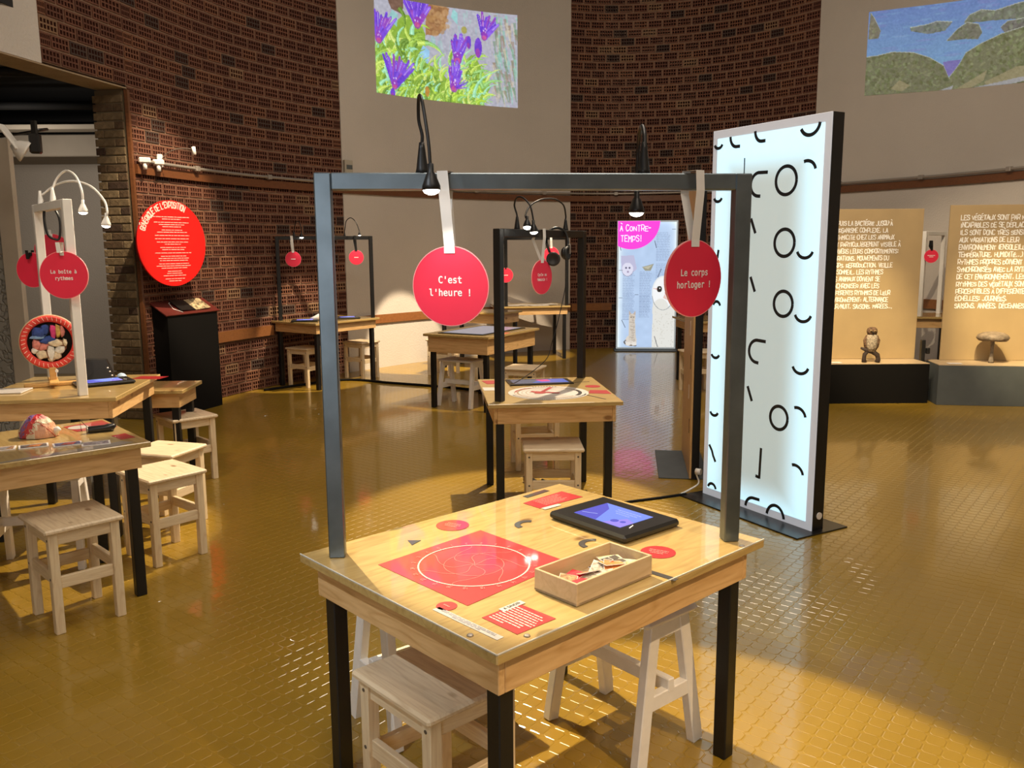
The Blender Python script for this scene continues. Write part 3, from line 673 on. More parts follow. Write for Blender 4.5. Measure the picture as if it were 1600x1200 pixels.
def letters(txt, h, w, thick, seed=1, jit=.12, gap=.25, arc=None):
    """playful stroke lettering in the XY plane; returns MB starting at x=0 with baseline 0"""
    rg = random.Random(seed); mb = MB(); x = 0.0; sx = w / 4; sy = h / 6; nk = 0
    for ch in txt:
        g = GL.get(ch, ''); wd = 4 if ch not in "I'.,:!()-" else 2.2
        x0 = x - (0 if wd == 4 else .9 * sx); s = 1 - rg.uniform(0, jit) * 2 if rg.random() < .35 else 1; dy = rg.uniform(-jit, jit) * h * .4
        for st in g.split('/'):
            P = [(x0 + int(q[0]) * sx, dy + int(q[1]) * sy * s) for q in st.split()]
            if len(P) < 2: continue
            # extend ends a little so joints close
            for i in range(len(P) - 1):
                a = Vector(P[i]); b = Vector(P[i + 1]); d = (b - a); 
                if d.length == 0: continue
                nk += 1; zk = (nk % 6) * .00016; d.normalize(); a2 = a - d * thick * .35; b2 = b + d * thick * .35; tk = thick * (1.35 if rg.random() < .12 else 1)
                if arc:
                    q = [arc(*p) for p in (tuple(a2), tuple(b2))]; mb.stroke(q, tk, zk)
                else: mb.stroke([tuple(a2), tuple(b2)], tk, zk)
        x += (wd + gap * 4) * sx if ch != ' ' else 3.2 * sx
    mb.width = x; return mb
_F = {}
def font(mono=True):
    if 'm' not in _F:
        try: _F['m'] = bpy.data.fonts.load(os.path.join(bpy.utils.resource_path('LOCAL'), 'datafiles', 'fonts', 'DejaVuSansMono.woff2'))
        except Exception: _F['m'] = None
    return _F['m']
def text_mb(body, size, spacing=1.0, sx=1.0):
    cu = bpy.data.curves.new('lettering', 'FONT'); cu.body = body; cu.size = size; cu.align_x = 'CENTER'; cu.align_y = 'CENTER'; cu.space_line = spacing; cu.resolution_u = 3; cu.offset = size * .018
    f = font()
    if f: cu.font = f
    o = bpy.data.objects.new('lettering', cu); COL.objects.link(o); bpy.context.view_layer.update()
    me = bpy.data.meshes.new_from_object(o.evaluated_get(bpy.context.evaluated_depsgraph_get()))
    mb = MB(); mb.add([(v.co.x * sx, v.co.y, v.co.z) for v in me.vertices], [tuple(p.vertices) for p in me.polygons])
    bpy.data.objects.remove(o); bpy.data.curves.remove(cu); bpy.data.meshes.remove(me); return mb
def word_lines(w, h, n, seed, fill=.85, align='l', th=None):
    """rows of tiny broken word strokes: print too small to read"""
    rg = random.Random(seed); mb = MB(); dy = h / n; th = th or dy * .42
    for i in range(n):
        y = h / 2 - dy * (i + .5); L = w * rg.uniform(fill, 1.0) if i < n - 1 else w * rg.uniform(.35, .8)
        x = {'l': -w / 2, 'r': w / 2 - L, 'c': -L / 2}[align]; e = x + L
        while x < e - .001:
            k = min(rg.uniform(.05, .16) * w, e - x); mb.add([(x, y - th / 2, 0), (x + k, y - th / 2, 0), (x + k, y + th / 2, 0), (x, y + th / 2, 0)], [(0, 1, 2, 3)]); x += k + .012 * w + .0008
    return mb
def plane_M(o, xdir, ydir):
    x = Vector(xdir).normalized(); y = Vector(ydir).normalized(); z = x.cross(y)
    return Matrix(((x.x, y.x, z.x, o[0]), (x.y, y.y, z.y, o[1]), (x.z, y.z, z.z, o[2]), (0, 0, 0, 1)))

# ------------------------------------------------------------------ furniture builders
def make_stool():
    t = thing('stool', 'pale pine stool', 'stool')
    W, D, H = .345, .315, .45
    obj('seat', MB().box((0, 0, H - .011), (W, D, .022), bev=.007), M['seat'], t)
    lx, ly, lg = W / 2 - .035, D / 2 - .035, .036
    scr = {y: MB().cyl((0, y * (lg / 2 - .001), 0), (0, y * (lg / 2 + .0012), 0), .0055, 8).mesh('screw', M['dark_print']) for y in (-1, 1)}
    leg = MB().box((0, 0, (H - .022) / 2), (lg, lg, H - .022), bev=.002).mesh('leg', M['stool_z'])
    for x in (-1, 1):
        for y in (-1, 1):
            lo = obj('leg', leg, None, t, loc=(x * lx, y * ly, 0))
            for z in (H - .05, .235): obj('screw', scr[y], None, lo, loc=(0, 0, z))
    ax = MB().box((0, 0, 0), (2 * lx - lg, .02, .05), bev=.002).mesh('apron_rail', M['stool_x'])
    ay = MB().box((0, 0, 0), (.02, 2 * ly - lg, .05), bev=.002).mesh('apron_rail', M['stool_y'])
    for y in (-1, 1):
        obj('apron_rail', ax, None, t, loc=(0, y * ly, H - .048)); obj('stretcher', ax, None, t, loc=(0, y * ly, .235))
    for x in (-1, 1):
        obj('apron_rail', ay, None, t, loc=(x * lx, 0, H - .048)); obj('stretcher', ay, None, t, loc=(x * lx, 0, .215))
    return t
def make_trestle():
    t = thing('trestle_stool', 'white stool', 'stool'); H = .47; L = .19
    obj('seat', MB().box((0, 0, H - .012), (.42, .24, .024), bev=.01), M['white_paint'], t)
    for x in (-1, 1):
        for y in (-1, 1):
            obj('leg', MB().bar((x * (L - .01), y * .065, H - .024), (x * (L + .005), y * .135, 0), .045, .032, (1, 0, 0), .003), M['white_paint'], t)
        obj('end_stretcher', MB().box((x * (L - .002), 0, .20), (.03, .195, .05), bev=.003), M['white_paint'], t)
        obj('apron', MB().box((x * (L - .01), 0, H - .05), (.028, .14, .05), bev=.003), M['white_paint'], t)
    obj('long_stretcher', MB().box((0, 0, .235), (2 * L + .03, .028, .045), bev=.003), M['white_paint'], t)
    return t
def make_table(label, c, th, w, l, h, legm, group=None, ah=.097, top_t=.024, over=.035, leg=.045, legs='0123'):
    t = thing('exhibit_table', label, 'table', (c[0], c[1], 0), th, group)
    obj('tabletop', MB().box((0, 0, h - top_t / 2), (w, l, top_t), bev=.003), M['top'], t)
    z = h - top_t - ah / 2; W = w - 2 * over; L = l - 2 * over; bt = .02
    for y in (-1, 1): obj('apron', MB().box((0, y * (L / 2 - bt / 2), z), (W, bt, ah), bev=.002), M['pine_x'], t)
    for x in (-1, 1): obj('apron', MB().box((x * (W / 2 - bt / 2), 0, z), (bt, L - 2 * bt - .001, ah), bev=.002), M['pine_y'], t)
    lx, ly = W / 2 - bt - leg / 2 + .006, L / 2 - bt - leg / 2 + .006
    for k, (x, y) in enumerate(((-1, -1), (1, -1), (1, 1), (-1, 1))):
        if str(k) in legs: obj('leg', MB().box((x * lx, y * ly, (h - top_t) / 2), (leg, leg, h - top_t), bev=.003), legm, t)
    return t
def portal(t, p, q, z0, z1, m, s=.045, m2=None):
    p = Vector((*p, 0)); q = Vector((*q, 0)); d = (q - p).normalized(); a = math.atan2(d.y, d.x)
    for k in (p, q): obj('frame_post', MB().box((k.x, k.y, (z0 + z1) / 2), (s, s, z1 - z0), a, .003), m, t, True)
    mid = (p + q) / 2
    obj('frame_beam', MB().box((mid.x, mid.y, z1 - s / 2), ((q - p).length - s, s, s), a, .003), m, t, True)
def hang_tag(label, c, yaw, dia, rib_top, ribm, txt=None, tsize=.03, tcol=None, wires=None, group=None, over=None, rib_w=.032, double=False):
    """round card hanging from a beam by a ribbon; faces -y turned by yaw"""
    t = thing('hanging_sign', label, 'sign', c, yaw, group)
    Mx = Matrix.Rotation(R(90), 4, 'X')
    d = MB().tube([(0, .003, 0), (0, -.003, 0)], dia / 2 * 1.005, 48); d.sm = [False] * len(d.sm)
    obj('card_edge', d, M['red_edge'], t)
    obj('card_face', MB().tube([(0, .0036, 0), (0, -.0036, 0)], dia / 2 * .985, 48), M['red'], t)
    top = rib_top - c[2]; yb = over if over is not None else -.026
    rb = MB()
    def strip(pts):
        vs = []; 
        for (x, y, z) in pts: vs += [(x - rib_w / 2, y, z), (x + rib_w / 2, y, z), (x + rib_w / 2, y + .0012, z), (x - rib_w / 2, y + .0012, z)]
        fs = []
        for i in range(len(pts) - 1):
            for k in range(4): fs.append((i * 4 + k, i * 4 + (k + 1) % 4, i * 4 + 4 + (k + 1) % 4, i * 4 + 4 + k))
        fs += [(0, 1, 2, 3), (len(pts) * 4 - 1, len(pts) * 4 - 2, len(pts) * 4 - 3, len(pts) * 4 - 4)]
        rb.add(vs, fs)
    y0 = -.006; zt = dia / 2 * .82
    strip([(0, y0, zt), (0, y0, dia / 2), (-.006, yb, top - .05), (-.010, yb, top + .003)])
    strip([(-.010, yb, top + .003), (-.010, -yb, top + .004)])
    strip([(-.010, -yb, top + .003), (-.014 if not double else -.05, -yb, top - .06), (0, .006, dia / 2), (0, .006, zt)])
    obj('ribbon', rb, ribm, t)
    if txt:
        tm = text_mb(txt, tsize, 1.0, .92).xf(Matrix.Translation((0, -.0046, 0)) @ Mx)
        obj('lettering', tm, tcol or M['white_text'], t)
    elif wires:
        obj('lettering', word_lines(dia * .62, wires[0], wires[1], 3, .8, 'c').xf(Matrix.Translation((0, -.0046, 0)) @ Mx), M['white_text'], t)
    return t
def gooseneck(label, pts, r, m, head_dir, power=2.2, target=None, base_h=.07, group=None, hs=1.):
    """pts[0] = foot on the beam; then the neck; last point = lamp head"""
    t = thing('gooseneck_lamp', label, 'lamp', pts[0], 0, group)
    P = curve([(pts[0][0], pts[0][1], pts[0][2] + base_h * .9)] + [tuple(q) for q in pts[1:]], 6)
    f = Vector(pts[0]); obj('base', MB().lathe([(.0, 0), (.019 * hs, 0), (.016 * hs, .01), (.009 * hs, base_h * .8), (.007 * hs, base_h), (0, base_h)], f, 14), m, t, True)
    obj('neck', MB().tube(P, r, 8), m, t, True)
    e = Vector(pts[-1]); d = Vector(head_dir).normalized(); x = d.cross(Vector((0, 1, .01))).normalized(); y = d.cross(x)
    Mh = Matrix(((x.x, y.x, d.x, e.x), (x.y, y.y, d.y, e.y), (x.z, y.z, d.z, e.z), (0, 0, 0, 1)))
    lh_ = obj('lamp_head', MB().lathe([(0, -.022), (.008, -.020), (.008, 0), (.012, .006), (.023, .034), (.024, .046), (.021, .046), (.019, .036)] if hs == 1 else [(q * hs, z * hs) for q, z in [(0, -.022), (.008, -.020), (.012, .006), (.023, .034), (.024, .046), (.02, .04)]], M=Mh, n=18), m, t, True)
    obj('lens', MB().lathe([(.0215 * hs, .040 * hs), (.0215 * hs, .047 * hs), (.017 * hs, .053 * hs), (.008 * hs, .057 * hs), (0, .058 * hs)], M=Mh, n=18).xf(wm(t).inverted()), M['bulb'], lh_)
    if power:
        l = bpy.data.lights.new('lamp_light', 'SPOT'); l.energy = power; l.color = (1, .92, .80); l.spot_size = R(95); l.spot_blend = .6; l.shadow_soft_size = .012
        o = bpy.data.objects.new('lamp_light', l); COL.objects.link(o); o.parent = t
        o.location = (e + d * .062 * hs) - f; tg = Vector(target) if target else e + d
        o.rotation_euler = (tg - (e + d * .05)).to_track_quat('-Z', 'Y').to_euler()
    return t
def tablet(label, c, th, z, w=.30, l=.215, hgt=.022, pic=0):
    t = thing('tablet', label, 'tablet', (c[0], c[1], z), th)
    obj('case', MB().box((0, 0, hgt / 2 + .0005), (w, l, hgt), bev=.008), M['plastic'], t)
    W, L = w * .60, l * .60; zz = hgt + .0011
    S = [mat('screen_periwinkle', (.02, .02, .05), .15, emi=lin((122, 146, 244)), es=1.15), mat('screen_violet', (.02, .02, .05), .15, emi=lin((92, 92, 205)), es=1.05), mat('screen_lilac', (.02, .02, .05), .15, emi=lin((160, 140, 235)), es=1.1), mat('screen_pale', (.02, .02, .05), .15, emi=lin((190, 200, 250)), es=.95)] if 'scr' not in M else M['scr']
    M['scr'] = S
    m = MB(); m.add([(-W / 2, -L / 2, zz), (W / 2, -L / 2, zz), (W / 2, L / 2, zz), (-W / 2, L / 2, zz)], [(0, 1, 2, 3)], 0)
    z2 = zz + .0004; z3 = zz + .0008
    m.add([(-W / 2, -L / 2, z2), (-W * .02, -L / 2, z2), (-W * .25, L * .22, z2), (-W / 2, L / 2, z2)], [(0, 1, 2, 3)], 1)
    m.add([(W * .12, -L / 2, z2), (W / 2, -L / 2, z2), (W / 2, -L * .1, z2), (W * .3, L * .0, z2)], [(0, 1, 2, 3)], 2)
    m.poly([(x, y) for x, y in arcpts(W * .22, -L * .27, W * .07, 0, 340, 12)], z3, mi=1); m.poly([(x, y) for x, y in arcpts(W * .36, -L * .22, W * .05, 0, 340, 12)], z3, mi=1)
    wl_ = word_lines(W * .5, L * .3, 3, 2, .8, 'c', .0035); wl_.xf(Matrix.Translation((W * .12, L * .22, z3))); wl_.mi = [3] * len(wl_.mi); m.join(wl_)
    m.stroke([(-W * .45, -L * .33), (-W * .2, -L * .2)], .003, z3, 3)
    obj('screen', m, S, t)
    obj('home_bar', MB().box((W * .5 + .018, -L * .30, hgt + .001), (.0035, .028, .002), .35), M['white_text'], t)
    return t
def slab(name, corners, z, m, parent, th=.0012):
    return obj(name, MB().poly(corners, z + .0004, z + th), m, parent, True)

# ------------------------------------------------------------------ near table "C'est l'heure"
T1 = make_table("pine exhibit table nearest the camera, with a tall steel frame and a red clock square", (.069, 2.387), -.826, .849, 1.068, .70, M['black'], leg=.045)
portal(T1, (-.499, 2.326), (.644, 2.439), .70, 1.762, M['grey_steel'])
ZT = .7002
slab('printed_square', [(-.373, 2.250), (-.112, 1.973), (.152, 2.262), (-.100, 2.535)], ZT, M['red_print'], T1)
def disc(name, x, y, r, z, m, par, th=.0012, n=40): return slab(name, [(x + r * math.cos(2 * math.pi * i / n), y + r * math.sin(2 * math.pi * i / n)) for i in range(n)], z, m, par, th)
def flatmesh(name, mb, x, y, z, ang, m, par): return obj(name, mb.xf(Matrix.Translation((x, y, z)) @ Matrix.Rotation(ang, 4, 'Z')), m, par, True)
a1 = -.826
ring = MB(); ring.stroke(arcpts(0, 0, .153, 0, 360, 72), .0045); flatmesh('dial_ring', ring, -.108, 2.245, ZT + .0022, 0, M['white_print'], T1)
ln = MB(); ln.stroke(arcpts(0, 0, .083, 0, 360, 48), .0012)
for k in range(7):
    a = k * 360 / 7 + 20; ln.stroke([(r_ * math.cos(R(a + 28 * math.sin(r_ / .15 * 5))), r_ * math.sin(R(a + 28 * math.sin(r_ / .15 * 5)))) for r_ in np.linspace(0.002, .150, 14)], .0013)
flatmesh('dial_lines', ln, -.108, 2.245, ZT + .0021, 0, M['red_line'], T1)
dg = MB()
for k in range(24):
    a = R(90 - k * 15 + 40); s_ = letters(str([0, 1, 2, 3, 4, 6, 8, 9, 10, 11, 12, 13, 14, 16, 18, 19, 20, 21, 22, 23, 24, 2, 3, 4][k]), .010, .0055, .0012, 1, 0); s_.xf(Matrix.Rotation(a - R(90), 4, 'Z') @ Matrix.Translation((-s_.width / 2, .164, 0))); dg.join(s_)
    dg.stroke([(.148 * math.cos(a), .148 * math.sin(a)), (.160 * math.cos(a), .160 * math.sin(a))], .0016)
flatmesh('dial_digits', dg, -.108, 2.245, ZT + .0024, 0, M['red_line'], T1)
disc('printed_disc', -.19, 2.585, .052, ZT, M['red_print'], T1); flatmesh('print_lines', word_lines(.06, .035, 3, 4, .7, 'c', .005), -.19, 2.585, ZT + .002, a1 + R(20), M['red_line'], T1)
disc('printed_disc', .415, 2.335, .050, ZT, M['red_print'], T1); flatmesh('print_lines', word_lines(.065, .035, 3, 5, .7, 'c', .005), .415, 2.335, ZT + .002, a1 + R(20), M['red_line'], T1)
disc('printed_disc', -.163, 1.972, .026, ZT, M['red_print'], T1); flatmesh('print_lines', word_lines(.036, .008, 1, 5, .9, 'c', .004), -.163, 1.972, ZT + .0022, a1, M['red_line'], T1)
slab('printed_panel', [(-.075, 1.905), (.008, 1.815), (.100, 1.897), (.012, 1.985)], ZT, M['red_print'], T1)
flatmesh('print_lines', word_lines(.112, .095, 9, 8, .8, 'l', .0042), .012, 1.896, ZT + .002, a1 + R(0), M['white_print'], T1)
flatmesh('title_strip', MB().box((0, 0, 0), (.085, .024, .0012)), .002, 1.976, ZT + .0026, a1 + R(90) - R(47), M['white_print'], T1) if False else slab('title_strip', [(-.036, 1.949), (-.022, 1.934), (.030, 1.985), (.016, 2.000)], ZT + .0014, M['white_print'], T1)
tl_ = letters("A SAVOIR", .0085, .0058, .0014, 2, .05); tl_.xf(Matrix.Translation((-tl_.width / 2, -.004, 0))); flatmesh('title_letters', tl_, -.003, 1.967, ZT + .0032, R(44), M['black_print'], T1)
slab('caption_strip', [(-.196, 1.952), (-.180, 1.966), (-.022, 1.802), (-.037, 1.787)], ZT, M['white_print'], T1)
flatmesh('print_lines', word_lines(.20, .016, 3, 12, .9, 'c', .0026), -.108, 1.877, ZT + .002, R(-46), M['grey_text'], T1)
slab('printed_panel', [(.035, 2.815), (.090, 2.755), (.245, 2.885), (.175, 2.955)], ZT, M['red_print'], T1)
flatmesh('print_lines', word_lines(.12, .07, 7, 15, .8, 'l', .004), .135, 2.853, ZT + .002, a1 + R(90), M['red_line'], T1)
slab('title_strip', [(.095, 2.752), (.107, 2.738), (.165, 2.785), (.153, 2.800)], ZT + .0014, M['white_print'], T1)
def arc_mark(x, y, r, a0, a1_, w, par=T1): flatmesh('printed_arc', MB().stroke(arcpts(0, 0, r, a0, a1_, 18), w), x, y, ZT + .0014, 0, M['dark_print'], par)
arc_mark(.050, 2.585, .036, 75, 225, .019); arc_mark(.238, 2.405, .036, 75, 225, .019)
slab('printed_bar', [(.035, 2.895), (.052, 2.878), (.132, 2.962), (.115, 2.979)], ZT, M['dark_print'], T1)
slab('printed_bar', [(.345, 2.195), (.358, 2.210), (.435, 2.135), (.422, 2.120)], ZT, M['dark_print'], T1)
slab('printed_triangle', [(-.315, 2.447), (-.275, 2.447), (-.297, 2.405)], ZT, M['dark_print'], T1)
for q in ((.030, 1.808), (-.098, 1.812), (.667, 2.378)):
    b = MB().lathe([(0, 0), (.008, 0), (.007, .003), (.003, .004), (0, .0035)], (q[0], q[1], ZT), 14); obj('screw', b, M['conduit'], T1, True)
# acrylic lips along the two near edges
ed = MB(); ed.box((.4245 - .001, 0, .7017), (.003, 1.066, .003)); ed.box((0, -.533, .7017), (.846, .003, .003)); obj('acrylic_edge', ed, mat('acrylic_edge', (.62, .60, .52), .15), T1)
gooseneck('black gooseneck lamp on the left of the near frame, bent forward over the beam', [(-.237, 2.350, 1.762), (-.235, 2.350, 1.86), (-.243, 2.348, 1.90), (-.240, 2.325, 1.945), (-.232, 2.29, 1.952), (-.222, 2.26, 1.92), (-.208, 2.235, 1.83), (-.203, 2.225, 1.755)], .0045, M['black'], (.02, -.05, -1), 3.2, (0, 2.35, .7), .08)
gooseneck('black gooseneck lamp on the right of the near frame, bent away behind the beam', [(.366, 2.412, 1.762), (.368, 2.418, 1.84), (.370, 2.44, 1.875), (.372, 2.50, 1.90), (.374, 2.57, 1.87), (.375, 2.60, 1.78), (.376, 2.605, 1.71)], .006, M['black'], (0, .02, -1), 3.2, (.2, 2.45, .7), .085)
hang_tag("large red round sign reading C'est l'heure, hanging on the left of the near frame", (-.165, 2.335, 1.461), R(-14), .216, 1.762, M['ribbon'], "C'est\nl'heure !", .0345, rib_w=.030)
hang_tag("large red round sign reading Le corps horloger, hanging on the right of the near frame", (.508, 2.402, 1.475), R(33), .214, 1.765, M['ribbon'], "Le corps\nhorloger !", .0335, rib_w=.030)
# box of cards
bx = thing('card_box', 'open shallow plywood box of small picture cards on the near table', 'box', (.211, 2.113, .7022), -.826)
bw, bl, bh, bt = .147, .292, .056, .007
obj('bottom', MB().box((0, 0, .003), (bw, bl, .005)), M['box_ply'], bx)
for y in (-1, 1): obj('side', MB().box((0, y * (bl / 2 - bt / 2), bh / 2 + .0005), (bw, bt, bh), bev=.001), M['box_ply'], bx)
for x in (-1, 1): obj('side', MB().box((x * (bw / 2 - bt / 2), 0, bh / 2 + .0005), (bt, bl - 2 * bt, bh), bev=.001), M['box_ply'], bx)
cc = [((.75, .03, .05), 'red card'), ((.55, .42, .30), 'tan picture card'), ((.70, .68, .62), 'white picture card'), ((.10, .08, .06), 'dark picture card'), ((.70, .25, .08), 'orange picture card'), ((.62, .62, .32), 'pale yellow card'), ((.30, .33, .30), 'grey green card')]
cm = [mat('card_' + n.split()[0] + '_%d' % i, c, .5, noise=.5, nscale=60) for i, (c, n) in enumerate(cc)]
cmx = [mat('card_photo_%d' % i, c, .5, noise=.8, nscale=90) for i, c in enumerate([(.45, .25, .12), (.25, .20, .14), (.6, .5, .4)])]
rg = random.Random(21)
CARDS = [(-.030, -.10, .010, 0, 10, 0), (.030, -.105, .012, 0, -20, 0), (.0, -.075, .018, 0, 25, 0), (-.028, -.045, .024, 0, 60, 0), (.020, -.045, .026, 6, 35, 1), (-.010, -.015, .030, 1, 15, 1), (.030, -.01, .034, 2, -30, 1), (.0, .02, .032, 1, 70, 1), (-.02, .045, .034, 3, 20, 1), (.03, .05, .036, 4, 0, 1), (.0, .075, .040, 3, 40, 0), (-.03, .09, .036, 5, 10, 0), (.03, .1, .030, 5, 75, 0), (-.01, -.09, .030, 2, 80, 0), (.012, .055, .042, 4, 25, 0), (.03, -.075, .031, 0, 50, 0)]
names = ['red card', 'tan picture card', 'white card', 'dark picture card', 'orange card', 'pale yellow card', 'grey green card']
wh = ['flat at the near left end of the box', 'flat beside it at the near left corner of the box', 'lying over two other red cards in the box', 'against the far side of the box', 'tipped up in the middle of the card box', 'leaning in the middle of the card box', 'tipped against the near side of the card box', 'turned across the middle of the card box', 'right of the middle of the card box', 'lying right of the middle of the box', 'on top at the right of the card pile', 'in the far right corner of the card box', 'in the near right corner of the card box', 'on the red cards at the left of the box', 'topmost in the card box', 'standing on edge among the red cards of the box']
Mb = wm(bx)
for i, (x, y, z, k, a, tl) in enumerate(CARDS):
    c = MB().box((0, 0, 0), (.060, .046, .0012)); c.mi = [0] * 6
    c.join(MB().add([(-.029, -.022, .0008), (.029, -.022, .0008), (.029, .022, .0008), (-.029, .022, .0008)], [(0, 1, 2, 3)]), 1)
    o = obj('picture_card', c.mesh('picture_card', [M['white_text'] if k else cm[0], cm[k] if k in (0, 3, 4, 5) else cmx[(i + k) % 3]]), None)
    p = Mb @ Vector((x * .9, y, z)); o.location = p; o.rotation_euler = (R(rg.uniform(-16, 16) * (1.3 if tl else .5)), R(rg.uniform(-18, 18) * (1.3 if tl else .4)), R(a))
    tag(o, names[k] + ' ' + wh[i], 'card', 'cards in the plywood box')
tablet('black tablet in a thick case on the near table, screen blue and violet', (.318, 2.600), math.atan2(-.25, .21), .7022, .33, .255, .024)

# ------------------------------------------------------------------ clock table
T2c = make_table('pine exhibit table with a round white clock print and black frame', (.201, 5.168), -1.469, .926, .768, .70, M['black'])
portal(T2c, (-.07, 4.775), (.462, 5.64), .70, 1.665, M['black'])
tab_ = obj('screen_panel', MB().poly([(-.045, 5.53), (-.01, 5.30), (.395, 5.375), (.36, 5.575)], .7005, .708), M['plastic'], T2c, True)
fs = MB(); fs.poly([(-.015, 5.50), (.012, 5.335), (.365, 5.40), (.335, 5.545)], .7088); fs.poly([(.13, 5.375), (.365, 5.40), (.335, 5.545), (.20, 5.52)], .7092, mi=1); fs.poly([(.15, 5.50), (.19, 5.42), (.25, 5.44), (.23, 5.51)], .7096, mi=2)
obj('screen_face', fs, [mat('screen_dusk', (.02, .02, .03), .2, emi=lin((110, 110, 125)), es=.8), mat('screen_slate_blue', (.02, .02, .05), .2, emi=lin((90, 115, 200)), es=.9), mat('screen_pink', (.05, .01, .02), .2, emi=lin((235, 90, 150)), es=.9)], T2c, True)
cx_, cy_ = .218, 5.045
disc('clock_dial', cx_, cy_, .242, ZT, M['white_print'], T2c)
k1 = MB(); 
for r_, w_ in ((.205, .0035), (.185, .010), (.160, .0025), (.135, .004), (.112, .0025), (.090, .003)): k1.stroke(arcpts(0, 0, r_, 20, 320, 60), w_)
flatmesh('dial_rings', k1, cx_, cy_, ZT + .0018, 0, mat('dial_brown_lines', (.42, .28, .16), .5, coat=1.), T2c)
flatmesh('dial_arc', MB().stroke(arcpts(0, 0, .198, 120, 175, 16), .010), cx_, cy_, ZT + .0022, 0, M['red_print'], T2c); flatmesh('dial_arc', MB().stroke(arcpts(0, 0, .190, -32, 28, 16), .022), cx_, cy_, ZT + .0022, 0, M['dark_print'], T2c)
dt = MB()
for k in range(46):
    a = R(200 + k * 3.2); dt.stroke([(.226 * math.cos(a), .226 * math.sin(a)), (.226 * math.cos(a + .04), .226 * math.sin(a + .04))], .010)
for k in range(9):
    a = R(75 + k * 4.5); dt.stroke([(.226 * math.cos(a), .226 * math.sin(a)), (.226 * math.cos(a + .05), .226 * math.sin(a + .05))], .010)
flatmesh('dial_lettering', dt, cx_, cy_, ZT + .0022, 0, M['dark_print'], T2c)
hd = MB().stroke([(-.03, 0), (.045, .20)], .026).stroke([(-.085, .045), (.085, -.012)], .038); hd.poly(arcpts(-.03, .0, .035, 0, 340, 18), .0003); flatmesh('clock_hands', hd, cx_ - .02, cy_ - .01, ZT + .0028, 0, M['red_print'], T2c)
disc('printed_disc', .505, 5.272, .048, ZT, M['red_print'], T2c); slab('printed_panel', [(.475, 5.13), (.455, 5.02), (.59, 4.99), (.575, 5.12)], ZT, M['red_print'], T2c)
slab('printed_panel', [(-.20, 5.52), (-.16, 5.385), (-.085, 5.395), (-.10, 5.53)], ZT, M['red_print'], T2c); slab('caption_strip', [(-.185, 5.25), (-.17, 5.13), (-.07, 5.14), (-.08, 5.25)], ZT, M['white_print'], T2c)
slab('printed_bar', [(.438, 4.955), (.443, 4.962), (.540, 4.815), (.533, 4.810)], ZT, M['dark_print'], T2c); slab('printed_bar', [(.40, 5.43), (.40, 5.437), (.50, 5.46), (.50, 5.45)], ZT, M['dark_print'], T2c)
gooseneck('black gooseneck lamp on the left of the clock frame, arched toward the middle', [(.035, 4.95, 1.665), (.033, 4.95, 1.75), (.020, 4.95, 1.80), (.035, 4.9, 1.838), (.067, 4.85, 1.834), (.105, 4.8, 1.79), (.122, 4.8, 1.72), (.124, 4.8, 1.69)], .005, M['black'], (.05, -.1, -1), 0, None, .07)
gooseneck('black gooseneck lamp on the right of the clock frame with its lit head turned left', [(.343, 5.45, 1.665), (.343, 5.45, 1.76), (.324, 5.4, 1.821), (.26, 5.3, 1.851), (.175, 5.1, 1.837), (.109, 5.0, 1.796), (.082, 4.9, 1.74), (.090, 4.85, 1.715)], .005, M['black'], (0, -.35, -1), 2.0, (.2, 5.0, .7), .07)
hang_tag('red oval-looking sign reading Cycle au féminin, hanging from the clock table frame', (.182, 5.16, 1.385), R(52), .205, 1.668, M['ribbon'], "Cycle au\nféminin !", .029, rib_w=.028, double=True)
# headphones hung over the beam
hp = thing('headphones', 'black headphones hung over the right of the clock table frame', 'headphones', (.29, 5.33, 1.5))
hb = MB(); pth = curve([(.235, 5.26, 1.53), (.215, 5.28, 1.60), (.235, 5.33, 1.660), (.285, 5.36, 1.680), (.335, 5.38, 1.655), (.352, 5.37, 1.60), (.350, 5.35, 1.56)], 6); hb.tube(pth, .008, 8); obj('headband', hb, M['plastic'], hp, True)
def cup(c, d, nm):
    d = Vector(d).normalized(); x = d.cross(Vector((0, 0, 1))).normalized(); y = d.cross(x); c = Vector(c)
    Mh = Matrix(((x.x, y.x, d.x, c.x), (x.y, y.y, d.y, c.y), (x.z, y.z, d.z, c.z), (0, 0, 0, 1)))
    o = obj('ear_cup', MB().lathe([(0, -.018), (.030, -.018), (.040, -.006), (.042, .006), (.0, .006)], M=Mh, n=24), M['plastic'], hp, True)
    obj('ear_pad', MB().lathe([(.040, .006), (.043, .014), (.040, .022), (.030, .022), (.024, .014), (.022, .006)], M=Mh, n=24), mat(nm, (.02, .02, .02), .6), o, False) if False else obj('ear_pad', MB().lathe([(.040, .006), (.043, .014), (.040, .022), (.030, .022), (.024, .014), (0, .012)], M=Mh, n=24), mat(nm, (.022, .022, .022), .6), hp, True)
cup((.255, 5.22, 1.492), (-.1, -1, -.05), 'pad_a'); cup((.335, 5.34, 1.525), (.95, -.45, 0), 'pad_b')
obj('yoke', MB().box((.362, 5.345, 1.55), (.008, .02, .06), .4, .003), M['conduit'], hp, True)
tag(obj('headphone_cord', MB().tube(curve([(.335, 5.33, 1.49), (.345, 5.32, 1.42), (.330, 5.3, 1.30), (.285, 5.28, 1.10), (.25, 5.27, .98), (.22, 5.28, .88), (.13, 5.26, .80), (.03, 5.22, .74), (-.01, 5.30, .714)], 6), .0028, 6), M['plastic']), 'thin black headphone cord dropping onto the clock table', 'cord')

